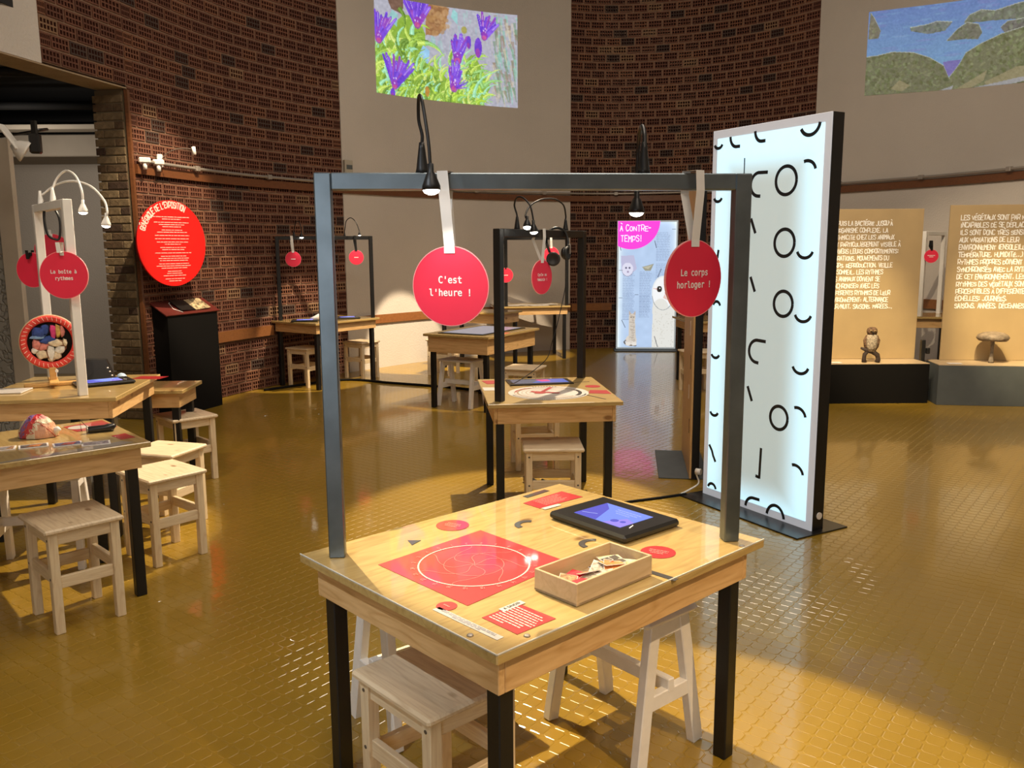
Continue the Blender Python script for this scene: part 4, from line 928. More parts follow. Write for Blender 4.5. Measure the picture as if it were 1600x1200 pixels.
# ------------------------------------------------------------------ other tables
T4 = make_table('deep-sided pine touch table with a pale screen, left of the clock table', (-.290, 8.56), R(-29.6), .75, 1.02, .735, M['black'], ah=.155)
obj('screen_bezel', MB().box((0, 0, .739), (.52, .84, .006), bev=.002), M['plastic'], T4)
obj('screen_face', MB().box((0, 0, .7435), (.45, .75, .002)), mat('pale_touch_screen', (.1, .1, .12), .15, emi=lin((150, 150, 165)), es=.75), T4)
T5 = make_table('pine exhibit table against the left brick wall corner, with two lamps on its frame', (-2.155, 9.92), R(-35), .75, 1.0, .75, M['black'])
portal(T5, (-2.64, 9.76), (-1.64, 10.10), .75, 1.70, M['black'], .042)
gooseneck('black gooseneck lamp on the frame before the brick wall, with a dim downward head', [(-2.46, 9.82, 1.70), (-2.455, 9.82, 1.78), (-2.42, 9.80, 1.86), (-2.38, 9.78, 1.85), (-2.36, 9.76, 1.78), (-2.36, 9.76, 1.73)], .005, M['black'], (0, 0, -1), 2.5, (-2.3, 9.8, .75), .05)
gooseneck('black gooseneck lamp on the frame before the white wall, arched to the right', [(-1.92, 10.0, 1.70), (-1.91, 10.0, 1.80), (-1.895, 10.0, 1.87), (-1.84, 9.98, 1.905), (-1.78, 9.96, 1.86), (-1.745, 9.95, 1.77), (-1.74, 9.95, 1.74)], .005, M['black'], (.05, 0, -1), 2.5, (-1.9, 9.95, .75), .05, hs=.7)
hang_tag('small red round sign on a white ribbon in front of the brick wall', (-2.475, 9.80, 1.443), R(15), .175, 1.70, M['ribbon'], None, wires=(.02, 1), rib_w=.028)
hang_tag('small dull red round sign on a black ribbon in front of the white wall', (-1.80, 10.03, 1.455), R(15), .170, 1.70, M['plastic'], None, wires=(.018, 1), rib_w=.024)
tablet('black tablet at the left of the table by the brick wall', (-2.33, 9.62), R(10), .751, .30, .20, .018)
tablet('black tablet at the right of the table by the brick wall', (-1.92, 9.98), R(20), .751, .28, .20, .018)
wa = thing('animal_model', 'small white long-snouted animal model on the table by the brick wall', 'model', (-2.18, 9.68, .7505), R(20))
sk = MB(); sk.lathe([(0, 0), (.05, .0), (.062, .02), (.055, .05), (.03, .075), (0, .08)], (0.05, 0, 0), 18); obj('body', sk, M['white_text'], wa)
obj('head', MB().tube([(-.10, 0, .022), (-.05, 0, .030), (0, 0, .045), (.05, 0, .05)], [.016, .026, .038, .03], 12), M['white_text'], wa)
T6 = make_table('pine exhibit table with a pale print, farthest back by the white wall', (.255, 12.20), R(10.5), 1.02, .74, .75, M['black'])
portal(T6, (-.075, 11.86), (.775, 12.02), .75, 1.70, M['black'], .042)
hang_tag('small dark red round sign half hidden by the clock frame post', (-.075, 11.825, 1.18), R(5), .20, 1.69, M['plastic'], None, wires=(.02, 1), rib_w=.02)
hang_tag('salmon red round sign behind the headphones, on a white ribbon', (.555, 11.93, 1.455), R(5), .215, 1.70, M['ribbon'], None, wires=(.02, 1), rib_w=.03)
rg = random.Random(5)
for k, (x, y) in enumerate(((-.02, .05), (.12, -.1), (-.2, -.08), (.25, .05))):
    tag(obj('leaflet', MB().box((.255 + x, 12.05 + y, .7535 + .003 * k), (.26, .18, .003), rg.uniform(-.6, .6)), M['white_print']), ('pale leaflet at the bottom of the pile on the farthest table', 'pale leaflet nearest the edge of the farthest table', 'pale leaflet at the left of the pile on the farthest table', 'pale leaflet on top of the pile on the farthest table')[k], 'leaflet', 'leaflets on the farthest table')
T7 = make_table('pine exhibit table along the white wall, left of the farthest table', (-.42, 11.12), R(-31), .98, .55, .75, M['black'], ah=.12)
T9 = make_table('pine table mostly hidden behind the wood-sided light box', (2.42, 9.70), R(4), 1.0, .8, .75, M['black'])
# white framed table between the lit panels
T8 = make_table('pale table with a white frame, seen in the gap between the two text panels', (4.46, 9.40), R(-8), .85, .62, .80, M['black'])
portal(T8, (4.38, 9.16), (4.75, 9.50), .80, 1.70, M['white_steel'], .042)
hang_tag('small red round sign on a black ribbon in the gap between the text panels', (4.43, 9.10, 1.44), R(-12), .14, 1.60, M['plastic'], None, wires=(.03, 2), rib_w=.022)
# ------------------------------------------------------------------ left tables
TW = make_table('taller pine exhibit table with a white frame at the left edge', (-2.53, 4.845), -1.445, .85, .75, .79, M['black'])
portal(TW, (-2.312, 4.535), (-2.775, 5.10), .79, 1.825, M['white_steel'])
gooseneck('white gooseneck lamp on the right of the white frame, tall narrow arch', [(-2.50, 4.765, 1.825), (-2.498, 4.77, 1.90), (-2.472, 4.78, 1.954), (-2.408, 4.75, 1.987), (-2.309, 4.65, 1.951), (-2.258, 4.6, 1.871), (-2.258, 4.6, 1.805)], .006, M['white_steel'], (-.05, 0, -1), 2.6, (-2.4, 4.75, .79), .075)
gooseneck('white gooseneck lamp on the left of the white frame, wide arch reaching far right', [(-2.70, 5.01, 1.825), (-2.691, 5.02, 1.88), (-2.608, 5.0, 1.927), (-2.464, 4.9, 1.944), (-2.287, 4.75, 1.908), (-2.17, 4.65, 1.827), (-2.133, 4.6, 1.765), (-2.14, 4.6, 1.735)], .006, M['white_steel'], (-.1, 0, -1), 2.6, (-2.2, 4.3, .72), .075)
hang_tag('red round sign reading La boîte à rythmes, at the white frame', (-2.33, 4.485, 1.435), R(4), .245, 1.60, M['white_steel'], "La boîte à\nrythmes", .034, rib_w=.02)
hang_tag('faded red round sign far back beyond the white frame, above the collage', (-3.66, 6.9, 1.56), R(20), .26, 1.72, M['ribbon'], None, rib_w=.02)
hang_tag('dull red round sign behind the white frame post, at the left edge', (-2.90, 5.22, 1.445), R(-8), .21, 1.56, M['plastic'], None, rib_w=.02)
tag(obj('cable_loop', MB().tube(curve([(-2.62, 4.90, 1.83), (-2.622, 4.885, 1.727), (-2.605, 4.88, 1.65), (-2.575, 4.88, 1.626), (-2.548, 4.89, 1.632), (-2.54, 4.89, 1.74), (-2.59, 4.90, 1.83)]), .007, 6), M['plastic']), 'black strap loop hanging from the white frame beam', 'strap')
tablet('black tablet on the taller table beside the white frame post', (-2.385, 4.925), R(38), .791, .31, .20, .020)
# embroidery hoop stand
hp_ = thing('hoop_stand', 'red ringed round collage of coloured fabric on a wooden foot, on the taller table', 'craft model', (-2.64, 4.86, .7905), R(30))
ringm = MB(); hc = Vector((0, 0, .255)); n = 40
pr = [(.148, -.010), (.156, -.006), (.156, .012), (.146, .014), (.120, .010), (.116, 0), (.120, -.010), (.148, -.010)]
Mh = Matrix.Translation(hc) @ Matrix.Rotation(R(90), 4, 'X') @ Matrix.Rotation(0, 4, 'Z')
obj('wooden_ring', MB().lathe([(.143, -.014), (.156, -.014), (.156, .004), (.143, .004)], M=Mh, n=n), M['box_ply'], hp_)
obj('red_ring', MB().lathe([(.150, .000), (.152, .012), (.140, .020), (.122, .016), (.114, .006), (.114, .0)], M=Mh, n=n), mat('red_fabric', (.70, .05, .035), .7, bump=.4, bscale=60), hp_)
stt = MB()
for k in range(36):
    a = 2 * math.pi * k / 36; stt.bar((.124 * math.cos(a), -.019, .255 + .124 * math.sin(a)), (.145 * math.cos(a + .05), -.019, .255 + .145 * math.sin(a + .05)), .004, .003)
obj('stitches', stt, mat('pale_stitches', (.85, .62, .5), .7), hp_)
obj('back_cloth', MB().lathe([(0, -.002), (.118, -.002), (.118, .004), (0, .004)], M=Mh, n=n), M['black_box'], hp_)
rg = random.Random(14)
fcol = {'blue': (.03, .07, .28), 'sky': (.20, .36, .62), 'pink': (.65, .05, .20), 'rose': (.62, .22, .18), 'gold': (.62, .40, .10), 'cream': (.68, .58, .40), 'white': (.72, .70, .62), 'brown': (.25, .12, .06)}
fm = {k: mat('fabric_' + k, v, .8, noise=.3, nscale=50) for k, v in fcol.items()}
for (x, z, sx, sz, cl) in ((-.05, .055, .05, .04, 'blue'), (-.02, .075, .03, .04, 'blue'), (-.055, .03, .05, .02, 'sky'), (-.01, .01, .05, .03, 'blue'), (.02, .06, .025, .05, 'pink'), (.045, .062, .02, .045, 'gold'), (.065, .055, .015, .04, 'rose'), (-.07, -.01, .03, .04, 'rose'), (-.03, -.025, .045, .03, 'rose'), (.03, -.005, .05, .025, 'cream'), (.06, -.02, .03, .04, 'brown'), (-.045, -.07, .04, .035, 'cream'), (.0, -.06, .025, .06, 'white'), (.03, -.075, .03, .04, 'cream'), (.05, -.045, .04, .03, 'white'), (-.015, -.05, .012, .06, 'brown'), (.0, -.095, .03, .02, 'cream'), (.075, -.01, .015, .03, 'cream'), (-.08, -.045, .02, .02, 'white')):
    b = MB(); k = 9; pts = [(x + sx * rg.uniform(.6, 1.1) * math.cos(2 * math.pi * i / k), z + sz * rg.uniform(.6, 1.1) * math.sin(2 * math.pi * i / k)) for i in range(k)]
    dpt = rg.uniform(.014, .030)
    b.add([(px, -.005, pz + .255) for px, pz in pts] + [(x + (px - x) * .75, -dpt, pz + .255 - (pz - z) * .25) for px, pz in pts] + [(x, -dpt - .004, z + .255)], [(i, (i + 1) % k, k + (i + 1) % k, k + i) for i in range(k)] + [(k + i, k + (i + 1) % k, 2 * k) for i in range(k)])
    obj('fabric_scrap', b, fm[cl], hp_)
WOODF = wood('honey_wood', (.66, .38, .12), (.50, .26, .07), 0, .4, knots=False)
obj('upright', MB().box((0, .0, .055), (.035, .05, .11), bev=.003), WOODF, hp_)
obj('foot', MB().box((0, 0, .011), (.30, .05, .022), bev=.004), WOODF, hp_); obj('foot', MB().box((0, 0, .0305), (.05, .24, .016), bev=.004), WOODF, hp_); obj('clamp_nut', MB().cyl((.02, -.03, .09), (.02, -.045, .09), .009, 10), M['white_steel'], hp_)
sp = thing('speaker', 'black wedge-shaped box standing at the back of the taller table', 'speaker', (-2.50, 5.12, .791), R(20))
obj('housing', MB().add([(-.085, -.06, 0), (.085, -.06, 0), (.085, .06, 0), (-.085, .06, 0), (-.085, -.02, .125), (.045, -.02, .115), (.045, .05, .115), (-.085, .05, .125)], [(0, 3, 2, 1), (0, 1, 5, 4), (1, 2, 6, 5), (2, 3, 7, 6), (3, 0, 4, 7), (4, 5, 6, 7)]), M['plastic'], sp)
for k in range(3): obj('button', MB().cyl((.072 - k * .012, -.058 + k * .012, .025 + k * .022), (.078 - k * .012, -.064 + k * .012, .027 + k * .022), .004, 8), M['white_text'], sp)
tag(obj('glass_dome', MB().lathe([(.03, 0), (.029, .010), (.022, .021), (.010, .028), (0, .030)], (-2.385, 5.16, .791), 20), mat('frosted_blue_glass', (.45, .58, .72), .2)), 'small pale blue dome at the back corner of the taller table', 'ornament')
slab('printed_panel', [(-2.30, 5.11), (-2.13, 5.09), (-2.115, 5.20), (-2.29, 5.22)], .7902, M['red_print'], TW)
tag(obj('paper_book', MB().box((-2.80, 4.66, .795), (.22, .16, .008), R(8), .002), M['white_print']), 'thin pale booklet at the front left of the taller table', 'booklet')
# low table with the brain model
TL = make_table('pine exhibit table with a brain model and cards, front left', (-2.216, 3.648), R(41.3), 1.0, .70, .72, M['black'])
ZL3 = .7202
slab('printed_panel', [(-2.165, 4.035), (-2.055, 4.195), (-1.905, 4.035), (-2.043, 3.925)], ZL3, M['red_print'], TL)
disc('printed_oval', -2.085, 4.02, .045, ZL3 + .0012, M['white_print'], TL)
slab('printed_panel', [(-1.84, 3.83), (-1.80, 3.885), (-1.715, 3.80), (-1.76, 3.755)], ZL3, M['red_print'], TL)
slab('grey_panel', [(-2.00, 3.43), (-1.90, 3.54), (-1.74, 3.72), (-1.68, 3.70), (-1.72, 3.63), (-2.10, 3.30)], ZL3, mat('grey_print', (.33, .29, .25), .5, coat=1.), TL)
br = thing('brain_model', 'plastic brain model half with pink and cream folds, on the front left table', 'anatomical model', (-2.172, 3.83, .7205), R(5))
def brain():
    mb = MB(); nu, nv = 40, 20; vs = []; mi = []
    for j in range(nv + 1):
        ph = math.pi / 2 * j / nv
        for i in range(nu):
            th = 2 * math.pi * i / nu; r = 1 + .035 * math.sin(7 * th + 5 * ph) * math.cos(9 * ph + 3 * th) + .03 * math.sin(13 * th)
            vs.append((.083 * r * math.cos(th) * math.cos(ph), .066 * r * math.sin(th) * math.cos(ph), .098 * r * math.sin(ph) + .002))
    fs = []; 
    for j in range(nv):
        for i in range(nu):
            fs.append((j * nu + i, j * nu + (i + 1) % nu, (j + 1) * nu + (i + 1) % nu, (j + 1) * nu + i))
    mb.add(vs, fs, 0, True)
    for k, f in enumerate(fs):
        c = sum((Vector(vs[q]) for q in f), Vector()) / 4
        a = c.x * .9 + c.z * .35
        if c.x < -.048 + c.z * .45 and c.x > -.072 + c.z * .45: mb.mi[k] = 2
        elif c.x < -.03 + c.z * .5 and c.x > -.048 + c.z * .45: mb.mi[k] = 1
        elif c.x > .018 and c.z < .065: mb.mi[k] = 3
        elif c.z > .085: mb.mi[k] = 4
    return mb
obj('cortex', brain(), [mat('brain_cream', (.70, .60, .42), .35, bump=.8, bscale=28), mat('brain_red', (.55, .05, .06), .4), mat('brain_violet', (.20, .12, .32), .4), mat('brain_salmon', (.66, .34, .20), .35, bump=.8, bscale=28), mat('brain_pink', (.68, .30, .28), .4)], br)
vsl = MB()
for k in range(9):
    a0 = rg.uniform(-1.2, .6); pts = []
    for i in range(7):
        a = a0 + i * .16; ph = .25 + .35 * math.sin(k * 1.7 + i * .5) + k * .07; pts.append((.085 * math.sin(a) * math.cos(ph), -.068 * math.cos(a) * math.cos(ph), .1 * math.sin(ph)))
    vsl.tube(pts, .0014, 5)
obj('blood_vessels', vsl, mat('vessel_red', (.55, .08, .05), .4), br)
sr = MB(); sr.tube([(.070, 0, .02), (.092, -.01, .036), (.105, -.012, .030)], [.02, .012, .004], 8); obj('olfactory_stalk', sr, M['ribbon'], br)
fl = thing('torch', 'black cylindrical torch lying on the front left table', 'torch', (-1.93, 3.915, .7205), R(33))
obj('barrel', MB().tube([(-.055, 0, .016), (-.045, 0, .0165), (.02, 0, .0165), (.03, 0, .018), (.058, 0, .018), (.062, 0, .015)], [.013, .0165, .0165, .018, .018, .015], 18), M['plastic'], fl); obj('ring', MB().tube([(-.058, 0, .016), (-.052, 0, .016)], [.015, .015], 16), M['conduit'], fl)
ms = thing('wire_stand', 'thin black two-legged wire stand beside the torch', 'stand', (-2.03, 3.94, .7205))
obj('wire', MB().tube([(.0, 0, 0), (-.012, .01, .055), (.035, .015, .0)], .0016, 5), M['plastic'], ms)
for k, (x, y, a, lb) in enumerate(((-2.20, 3.58, 25, 'orange and grey picture card at the front left table edge, left of the others'), (-2.085, 3.63, 30, 'dark orange picture card second from the left on the front left table'), (-1.955, 3.665, 32, 'red and blue picture card in the middle of the row on the front left table'), (-1.835, 3.675, 28, 'violet grey picture card at the right of the row on the front left table'))):
    c = MB().box((0, 0, 0), (.115, .075, .003)); c.mi = [0] * 6
    c.join(MB().add([(-.05, -.031, .0019), (.05, -.031, .0019), (.05, .031, .0019), (-.05, .031, .0019)], [(0, 1, 2, 3)]), 1).join(MB().add([(-.03, -.02, .0024), (.02, -.026, .0024), (.038, .02, .0024), (-.01, .018, .0024)], [(0, 1, 2, 3)]), 2)
    o = obj('picture_card', c.mesh('picture_card', [M['white_text'], mat('photo_ground_%d' % k, [(.45, .25, .15), (.15, .14, .14), (.14, .16, .30), (.32, .27, .30)][k], .4, noise=.7, nscale=70), mat('photo_figure_%d' % k, [(.3, .3, .32), (.6, .22, .08), (.55, .12, .10), (.45, .40, .42)][k], .4, noise=.7, nscale=70)]), None)
    o.location = (x, y, .7222); o.rotation_euler = (0, 0, R(a)); tag(o, lb, 'card', 'picture cards on the front left table')
T2b = make_table('low side table behind the taller table, only its right corner in view', (-2.56, 5.68), R(3), .80, .42, .655, M['black'])

# ------------------------------------------------------------------ stools
ST = make_stool(); ST.location = (-1.887, 3.51, 0); ST.rotation_euler = (0, 0, -.778); ST['label'] = 'pale pine stool nearest on the left, alone in front of the front left table'; ST['group'] = 'pine stools'
for (x, y, a, lb) in ((-.205, 2.115, -.83, 'pale pine stool under the left corner of the near table, seat browner than its legs'), (-1.80, 4.25, -.70, 'pale pine stool right of the front left table, its seat lit yellow'),
                      (-1.98, 4.74, -.30, 'pale pine stool directly behind the yellow-lit stool at the left tables'), (-2.24, 5.74, -.80, 'pale pine stool farthest back at the left tables, before the black plinth'),
                      (.228, 4.80, -1.548 + R(90), 'pale pine stool in front of the clock table'), (.16, 6.02, R(8), 'pale pine stool behind the clock table, seen between its legs'),
                      (-2.36, 9.72, R(-32), 'pale pine stool under the left of the table by the brick wall'), (-1.83, 10.32, R(-35), 'pale pine stool before the white wall, right of the table by the brick wall'),
                      (.12, 7.98, R(-20), 'pale pine stool at the right end of the touch table'), (-.85, 10.55, R(-20), 'pale pine stool behind the touch table'), (2.0, 9.15, R(5), 'pale pine stool mostly hidden behind the wood-sided light box')):
    dup(ST, (x, y, 0), a, lb, 'pine stools')
TR = make_trestle(); TR.location = (.352, 2.595, 0); TR.rotation_euler = (0, 0, R(-50)); TR['label'] = 'white splay-legged stool behind the right of the near table'; TR['group'] = 'splay-legged stools'
dup(TR, (-.30, 2.70, 0), R(38), 'white splay-legged stool behind the left of the near table', 'splay-legged stools')
dup(TR, (-.50, 8.42, 0), R(-32), 'splay-legged stool in front of the touch table', 'splay-legged stools')
dup(TR, (-2.36, 4.12, 0), R(15), 'white splay-legged stool in the shadow under the front left table', 'splay-legged stools')

# ------------------------------------------------------------------ light boxes
def glow_mat(name, w, h, col, edge, e0, e1):
    m = bpy.data.materials.new(name); m.use_nodes = True; nt = m.node_tree; b = nt.nodes['Principled BSDF']; L = nt.links.new; N = nt.nodes.new
    b.inputs['Base Color'].default_value = (.6, .65, .65, 1); b.inputs['Roughness'].default_value = .35
    tc = N('ShaderNodeTexCoord'); sp = N('ShaderNodeSeparateXYZ'); L(tc.outputs['Object'], sp.inputs[0])
    def dist(o, half):
        a = N('ShaderNodeMath'); a.operation = 'ABSOLUTE'; L(o, a.inputs[0]); s = N('ShaderNodeMath'); s.operation = 'SUBTRACT'; s.inputs[0].default_value = half; L(a.outputs[0], s.inputs[1]); return s.outputs[0]
    sub = N('ShaderNodeMath'); sub.operation = 'SUBTRACT'; sub.inputs[1].default_value = h / 2; L(sp.outputs['Z'], sub.inputs[0])
    mn = N('ShaderNodeMath'); mn.operation = 'MINIMUM'; L(dist(sp.outputs['X'], w / 2), mn.inputs[0]); L(dist(sub.outputs[0], h / 2), mn.inputs[1])
    r = N('ShaderNodeMapRange'); r.interpolation_type = 'SMOOTHERSTEP'; r.inputs[1].default_value = .02; r.inputs[2].default_value = .26; r.inputs[3].default_value = 1; r.inputs[4].default_value = 0; L(mn.outputs[0], r.inputs[0])
    mx = N('ShaderNodeMix'); mx.data_type = 'RGBA'; mx.inputs[6].default_value = (*col, 1); mx.inputs[7].default_value = (*edge, 1); L(r.outputs[0], mx.inputs[0]); L(mx.outputs[2], b.inputs['Emission Color'])
    st = N('ShaderNodeMapRange'); st.inputs[3].default_value = e0; st.inputs[4].default_value = e1; L(r.outputs[0], st.inputs[0]); L(st.outputs[0], b.inputs['Emission Strength'])
    return m
LBW, LBH = .873, 2.235
ang = math.atan2(4.51 - 5.27, 1.64 - 1.21)
lb = thing('light_box', 'tall glowing white light box with black arcs and rings, right of the near table', 'light box', ((1.21 + 1.64) / 2 + .045 * .87, (5.27 + 4.51) / 2 + .045 * .49, 0), ang)
# local: x along the face, -y toward the viewer
obj('housing', MB().box((0, .008, LBH / 2 + .004), (LBW, .084, LBH), bev=.002), M['black'], lb)
obj('white_border', MB().box((0, -.0385, LBH / 2 + .004), (LBW - .002, .009, LBH - .002), bev=.002), mat('translucent_border', (.6, .6, .62), .4, emi=lin((168, 176, 186)), es=.55), lb)
obj('glow_face', MB().box((0, -.0445, LBH / 2 + .004), (LBW - .085, .003, LBH - .10)), glow_mat('backlit_sheet', LBW - .085, LBH - .10, lin((172, 196, 198)), lin((186, 234, 252)), .62, 1.05), lb)
obj('base_plate', MB().box((0, .0, .004), (.96, .40, .008), bev=.002), M['plastic'], lb)
BK = mat('black_vinyl_mark', (.012, .016, .022), .5)
def mark(pts, w, name='vinyl_mark', par=lb, y=-.0468, x0=-LBW / 2, m=BK):
    b = MB().stroke(pts, w); b.xf(Matrix(((1, 0, 0, x0), (0, 0, -1, y), (0, 1, 0, 0), (0, 0, 0, 1)))); obj(name, b, m, par)
for (x, z, w) in ((.052, 2.150, .066), (.061, 1.84, .066), (.081, .901, .067), (.086, .542, .068), (.740, 1.53, .108), (.747, 1.19, .112), (.747, .905, .111)): mark(arcpts(x, z + .012, w / 2, 195, 345, 14, w * .42), .018)
mark(arcpts(.735, 2.20, .065, 205, 355, 14, .065), .020)
for (x, z, w) in ((.735, 1.95, .110), (.748, .625, .110), (.750, .300, .110)): mark(arcpts(x - .01, z, w * .55, 10, 110, 14, w * .5), .018)
for (x, z, w) in ((.078, 1.20, .06), (.087, .055, .07)): mark(arcpts(x, z, w / 2, 10, 165, 12, w * .5), .018)
for (x, z, w) in ((.587, 1.913, .146), (.594, 1.578, .142), (.604, 1.244, .134), (.609, .600, .128)): mark(arcpts(x, z, w / 2, 0, 360, 32, w * .52), .019)
mark(arcpts(.614, .012, .065, 8, 172, 20, .075), .019)
for (x, z) in ((.387, 1.905), (.423, .960)): mark([(x + .065, z + .062)] + arcpts(x, z, .062, 95, 270, 16, .065) + [(x + .015, z - .066)], .019)
mark([(.49, .088)] + arcpts(.44, .025, .06, 95, 180, 10, .062), .019)
for (x, z) in ((.170, 2.19), (.365, 2.20)): mark(arcpts(x + .03, z, .05, 180, 270, 10, .06) + [(x + .06, z - .06)], .019)
for (x, z) in ((.355, 1.675), (.368, 1.344), (.378, .706)): mark([(x - .018, z + .042), (x + .020, z - .042)], .019)
mark([(.080, 1.54), (.072, 1.49)], .018); mark([(.052, .335), (.078, .300), (.090, .270), (.112, .235)], .018)
mark([(.270, 2.06), (.270, 1.965)], .008); mark([(.485, .400), (.480, .215)], .018); mark([(.480, .222), (.450, .226)], .018)
lb2p = MB().cyl((LBW / 2 - .001, .012, .088), (LBW / 2 + .006, .012, .088), .020, 18); obj('socket', lb2p, M['white_text'], lb)
tag(obj('plug', MB().cyl((1.185, 5.36, .125), (1.215, 5.34, .125), .020, 18).tube(curve([(1.19, 5.36, .105), (1.20, 5.34, .05), (1.13, 5.30, .018), (1.05, 5.22, .010)]), .006, 6), M['white_steel']), 'white round plug with a lead at the foot of the light boxes', 'plug')
# second, wood-backed light box seen edge on
a2 = math.atan2(6.42 - 5.60, 1.300 - 1.190)
l2 = thing('light_box', 'dark light box with a wood side seen edge on, left of the glowing one', 'light box', (1.277, 6.01, 0), a2)
obj('housing', MB().box((0, -.012, 1.008), (.83, .050, 2.0), bev=.002), M['black'], l2); obj('wood_back', MB().box((0, .0205, 1.008), (.83, .014, 2.0), bev=.002), M['pine_z'], l2)
for k in range(7): obj('vent_slot', MB().box((-.30 + .1 * (k % 2), .029, .35 + k * .22), (.008, .003, .10)), M['white_text'] if k % 2 else M['plastic'], l2)
obj('base_plate', MB().box((0, .06, .004), (.80, .34, .008), bev=.002), M['slate'], l2)
# far light box with the owl poster
def poster_canvas():
    W, H = 150, 318; c = Canvas(W, H, (176, 200, 232)); rg = random.Random(3)
    c.a += (np.exp(-c.X / 9) + np.exp(-(W - c.X) / 9))[..., None] * np.array((60, 50, 22)) + np.exp(-c.Y / 10)[..., None] * 25; c.noise(3, 14, 4)
    for (x, y, r_) in ((104, 20, 0), (104, 70, 0)):
        pass
    def para(x, y, w, n, dy=2.6):
        for i in range(n):
            L = w * rg.uniform(.8, 1); xx = x
            while xx < x + L: k = rg.uniform(3, 9); c.line([(xx, y + i * dy), (min(xx + k, x + L), y + i * dy)], 1.0, 1.0, (128, 148, 182), .75); xx += k + 1.6
    para(98, 26, 36, 28); para(98, 104, 26, 22); para(12, 124, 32, 48); para(56, 124, 32, 40); para(56, 184, 28, 22); para(12, 176, 32, 28)
    # owl
    c.poly([(92, 196), (90, 318), (150, 318), (150, 180), (120, 176)], (222, 222, 216)); c.ell(118, 178, 30, 44, (226, 230, 232)); c.ell(118, 178, 27, 40, (238, 240, 242)); c.ell(112, 222, 22, 30, (222, 222, 216))
    c.line(arcpts(118, 178, 29, 20, 170, 24, 43), 1.2, 1.2, (120, 130, 140)); c.ell(108, 168, 6.5, 8, (40, 34, 30)); c.ell(108, 168, 4.5, 5.5, (15, 15, 18)); c.ell(109, 166, 1.6, 1.8, (240, 240, 240)); c.line([(92, 166), (102, 168)], .8, 1.6, (200, 90, 60))
    c.poly([(122, 180), (130, 196), (118, 190)], (224, 190, 180)); c.line([(122, 176), (128, 188)], 1.4, 1, (210, 120, 110))
    for _ in range(90): c.ell(rg.uniform(92, 150), rg.uniform(225, 316), .8, 1.2, (195, 192, 182))
    # cat
    c.ell(36, 300, 15, 15, (214, 206, 196)); c.poly([(29, 300), (30, 240), (45, 240), (49, 300)], (205, 196, 184)); c.ell(38, 240, 9, 10, (206, 196, 184)); c.poly([(30, 234), (29, 222), (36, 231)], (188, 172, 160)); c.poly([(40, 231), (47, 222), (47, 235)], (188, 172, 160))
    for k in range(26): c.line([(30 + rg.uniform(0, 14), 236 + k * 2.6), (36 + rg.uniform(0, 12), 238 + k * 2.6)], 1.2, .8, (120, 104, 92), .7)
    c.line([(22, 298), (17, 304), (24, 311), (50, 313)], 3, 3, (92, 82, 76)); c.ell(35, 240, 1.2, 1.4, (60, 60, 40)); c.ell(42, 240, 1.2, 1.4, (60, 60, 40)); c.ell(28, 308, 7, 5, (226, 220, 212)); c.ell(44, 308, 7, 5, (226, 220, 212))
    # bat face
    c.poly([(6, 84), (40, 82), (48, 116), (40, 124), (8, 120)], (184, 184, 214)); c.ell(24, 118, 15, 17, (216, 216, 236)); c.ell(20, 114, 2.2, 3, (90, 90, 120)); c.ell(29, 114, 2.2, 3, (90, 90, 120)); c.ell(25, 124, 3, 3, (160, 150, 180)); c.line(arcpts(24, 118, 15, 10, 170, 16, 17), 1, 1, (120, 120, 150))
    # moth
    c.poly([(62, 112), (92, 104), (84, 122), (70, 122)], (150, 150, 132)); c.poly([(64, 113), (88, 107), (78, 118)], (186, 182, 160))
    for p in (((93, 46), (98, 64)), ((112, 116), (103, 138)), ((10, 246), (20, 266)), ((97, 288), (106, 316)), ((44, 182), (54, 182)), ((2, 120), (12, 120)), ((2, 190), (12, 190)), ((138, 18), (148, 18)), ((2, 56), (6, 70))): c.line(list(p), 1.6, 1.6, (45, 50, 70))
    return c
FW_, FH_ = .90, 1.92
fb = thing('light_box', 'glowing poster light box with an owl and pink corner, far back', 'light box', (2.035, 12.93, 0), R(-4))
obj('housing', MB().box((0, .008, FH_ / 2 + .02), (FW_, .06, FH_), bev=.002), M['black'], fb)
obj('base_plate', MB().box((0, -.05, .008), (.96, .40, .016), bev=.003), M['slate'], fb)
obj('white_border', MB().box((0, -.026, FH_ / 2 + .02), (FW_ - .004, .006, FH_ - .004)), mat('lit_border', (.5, .5, .5), .4, emi=lin((150, 165, 170)), es=.6), fb)
def fbf(u, v): return ((u - .5) * (FW_ - .05), -.0305, .045 + (1 - v) * (FH_ - .05))
obj('poster_sheet', picture_mesh('poster_sheet', poster_canvas(), fbf, [picmat('backlit_poster', 1.05)]), None, fb)
pk = MB(); P0 = (-FW_ / 2 + .012, FH_ + .012); rr = .62
ptsq = [(P0[0], P0[1])] + [(P0[0] + rr * .93 * math.cos(R(a)), P0[1] + rr * .74 * math.sin(R(a)) + 0) for a in np.linspace(0, -90, 24)]
ptsq = [(P0[0], P0[1])] + [(P0[0] + .60 * math.sin(R(a)) ** .9 if a < 90 else P0[0] + .60, P0[1] - .40 * math.cos(R(a)) ** .8 if a < 90 else P0[1]) for a in np.linspace(0, 90, 26)]
ptsq = [(P0[0], P0[1]), (P0[0], P0[1] - .36)] + [(P0[0] + .20 + .42 * math.sin(R(a)), P0[1] - .415 * math.cos(R(a))) for a in np.linspace(-25, 90, 26)]
pk.poly(ptsq[::-1], 0); pk.xf(Matrix(((1, 0, 0, 0), (0, 0, -1, -.0325), (0, 1, 0, 0), (0, 0, 0, 1))))
obj('pink_corner', pk, mat('backlit_magenta', (.6, .02, .3), .5, emi=lin((250, 62, 205)), es=1.1), fb)
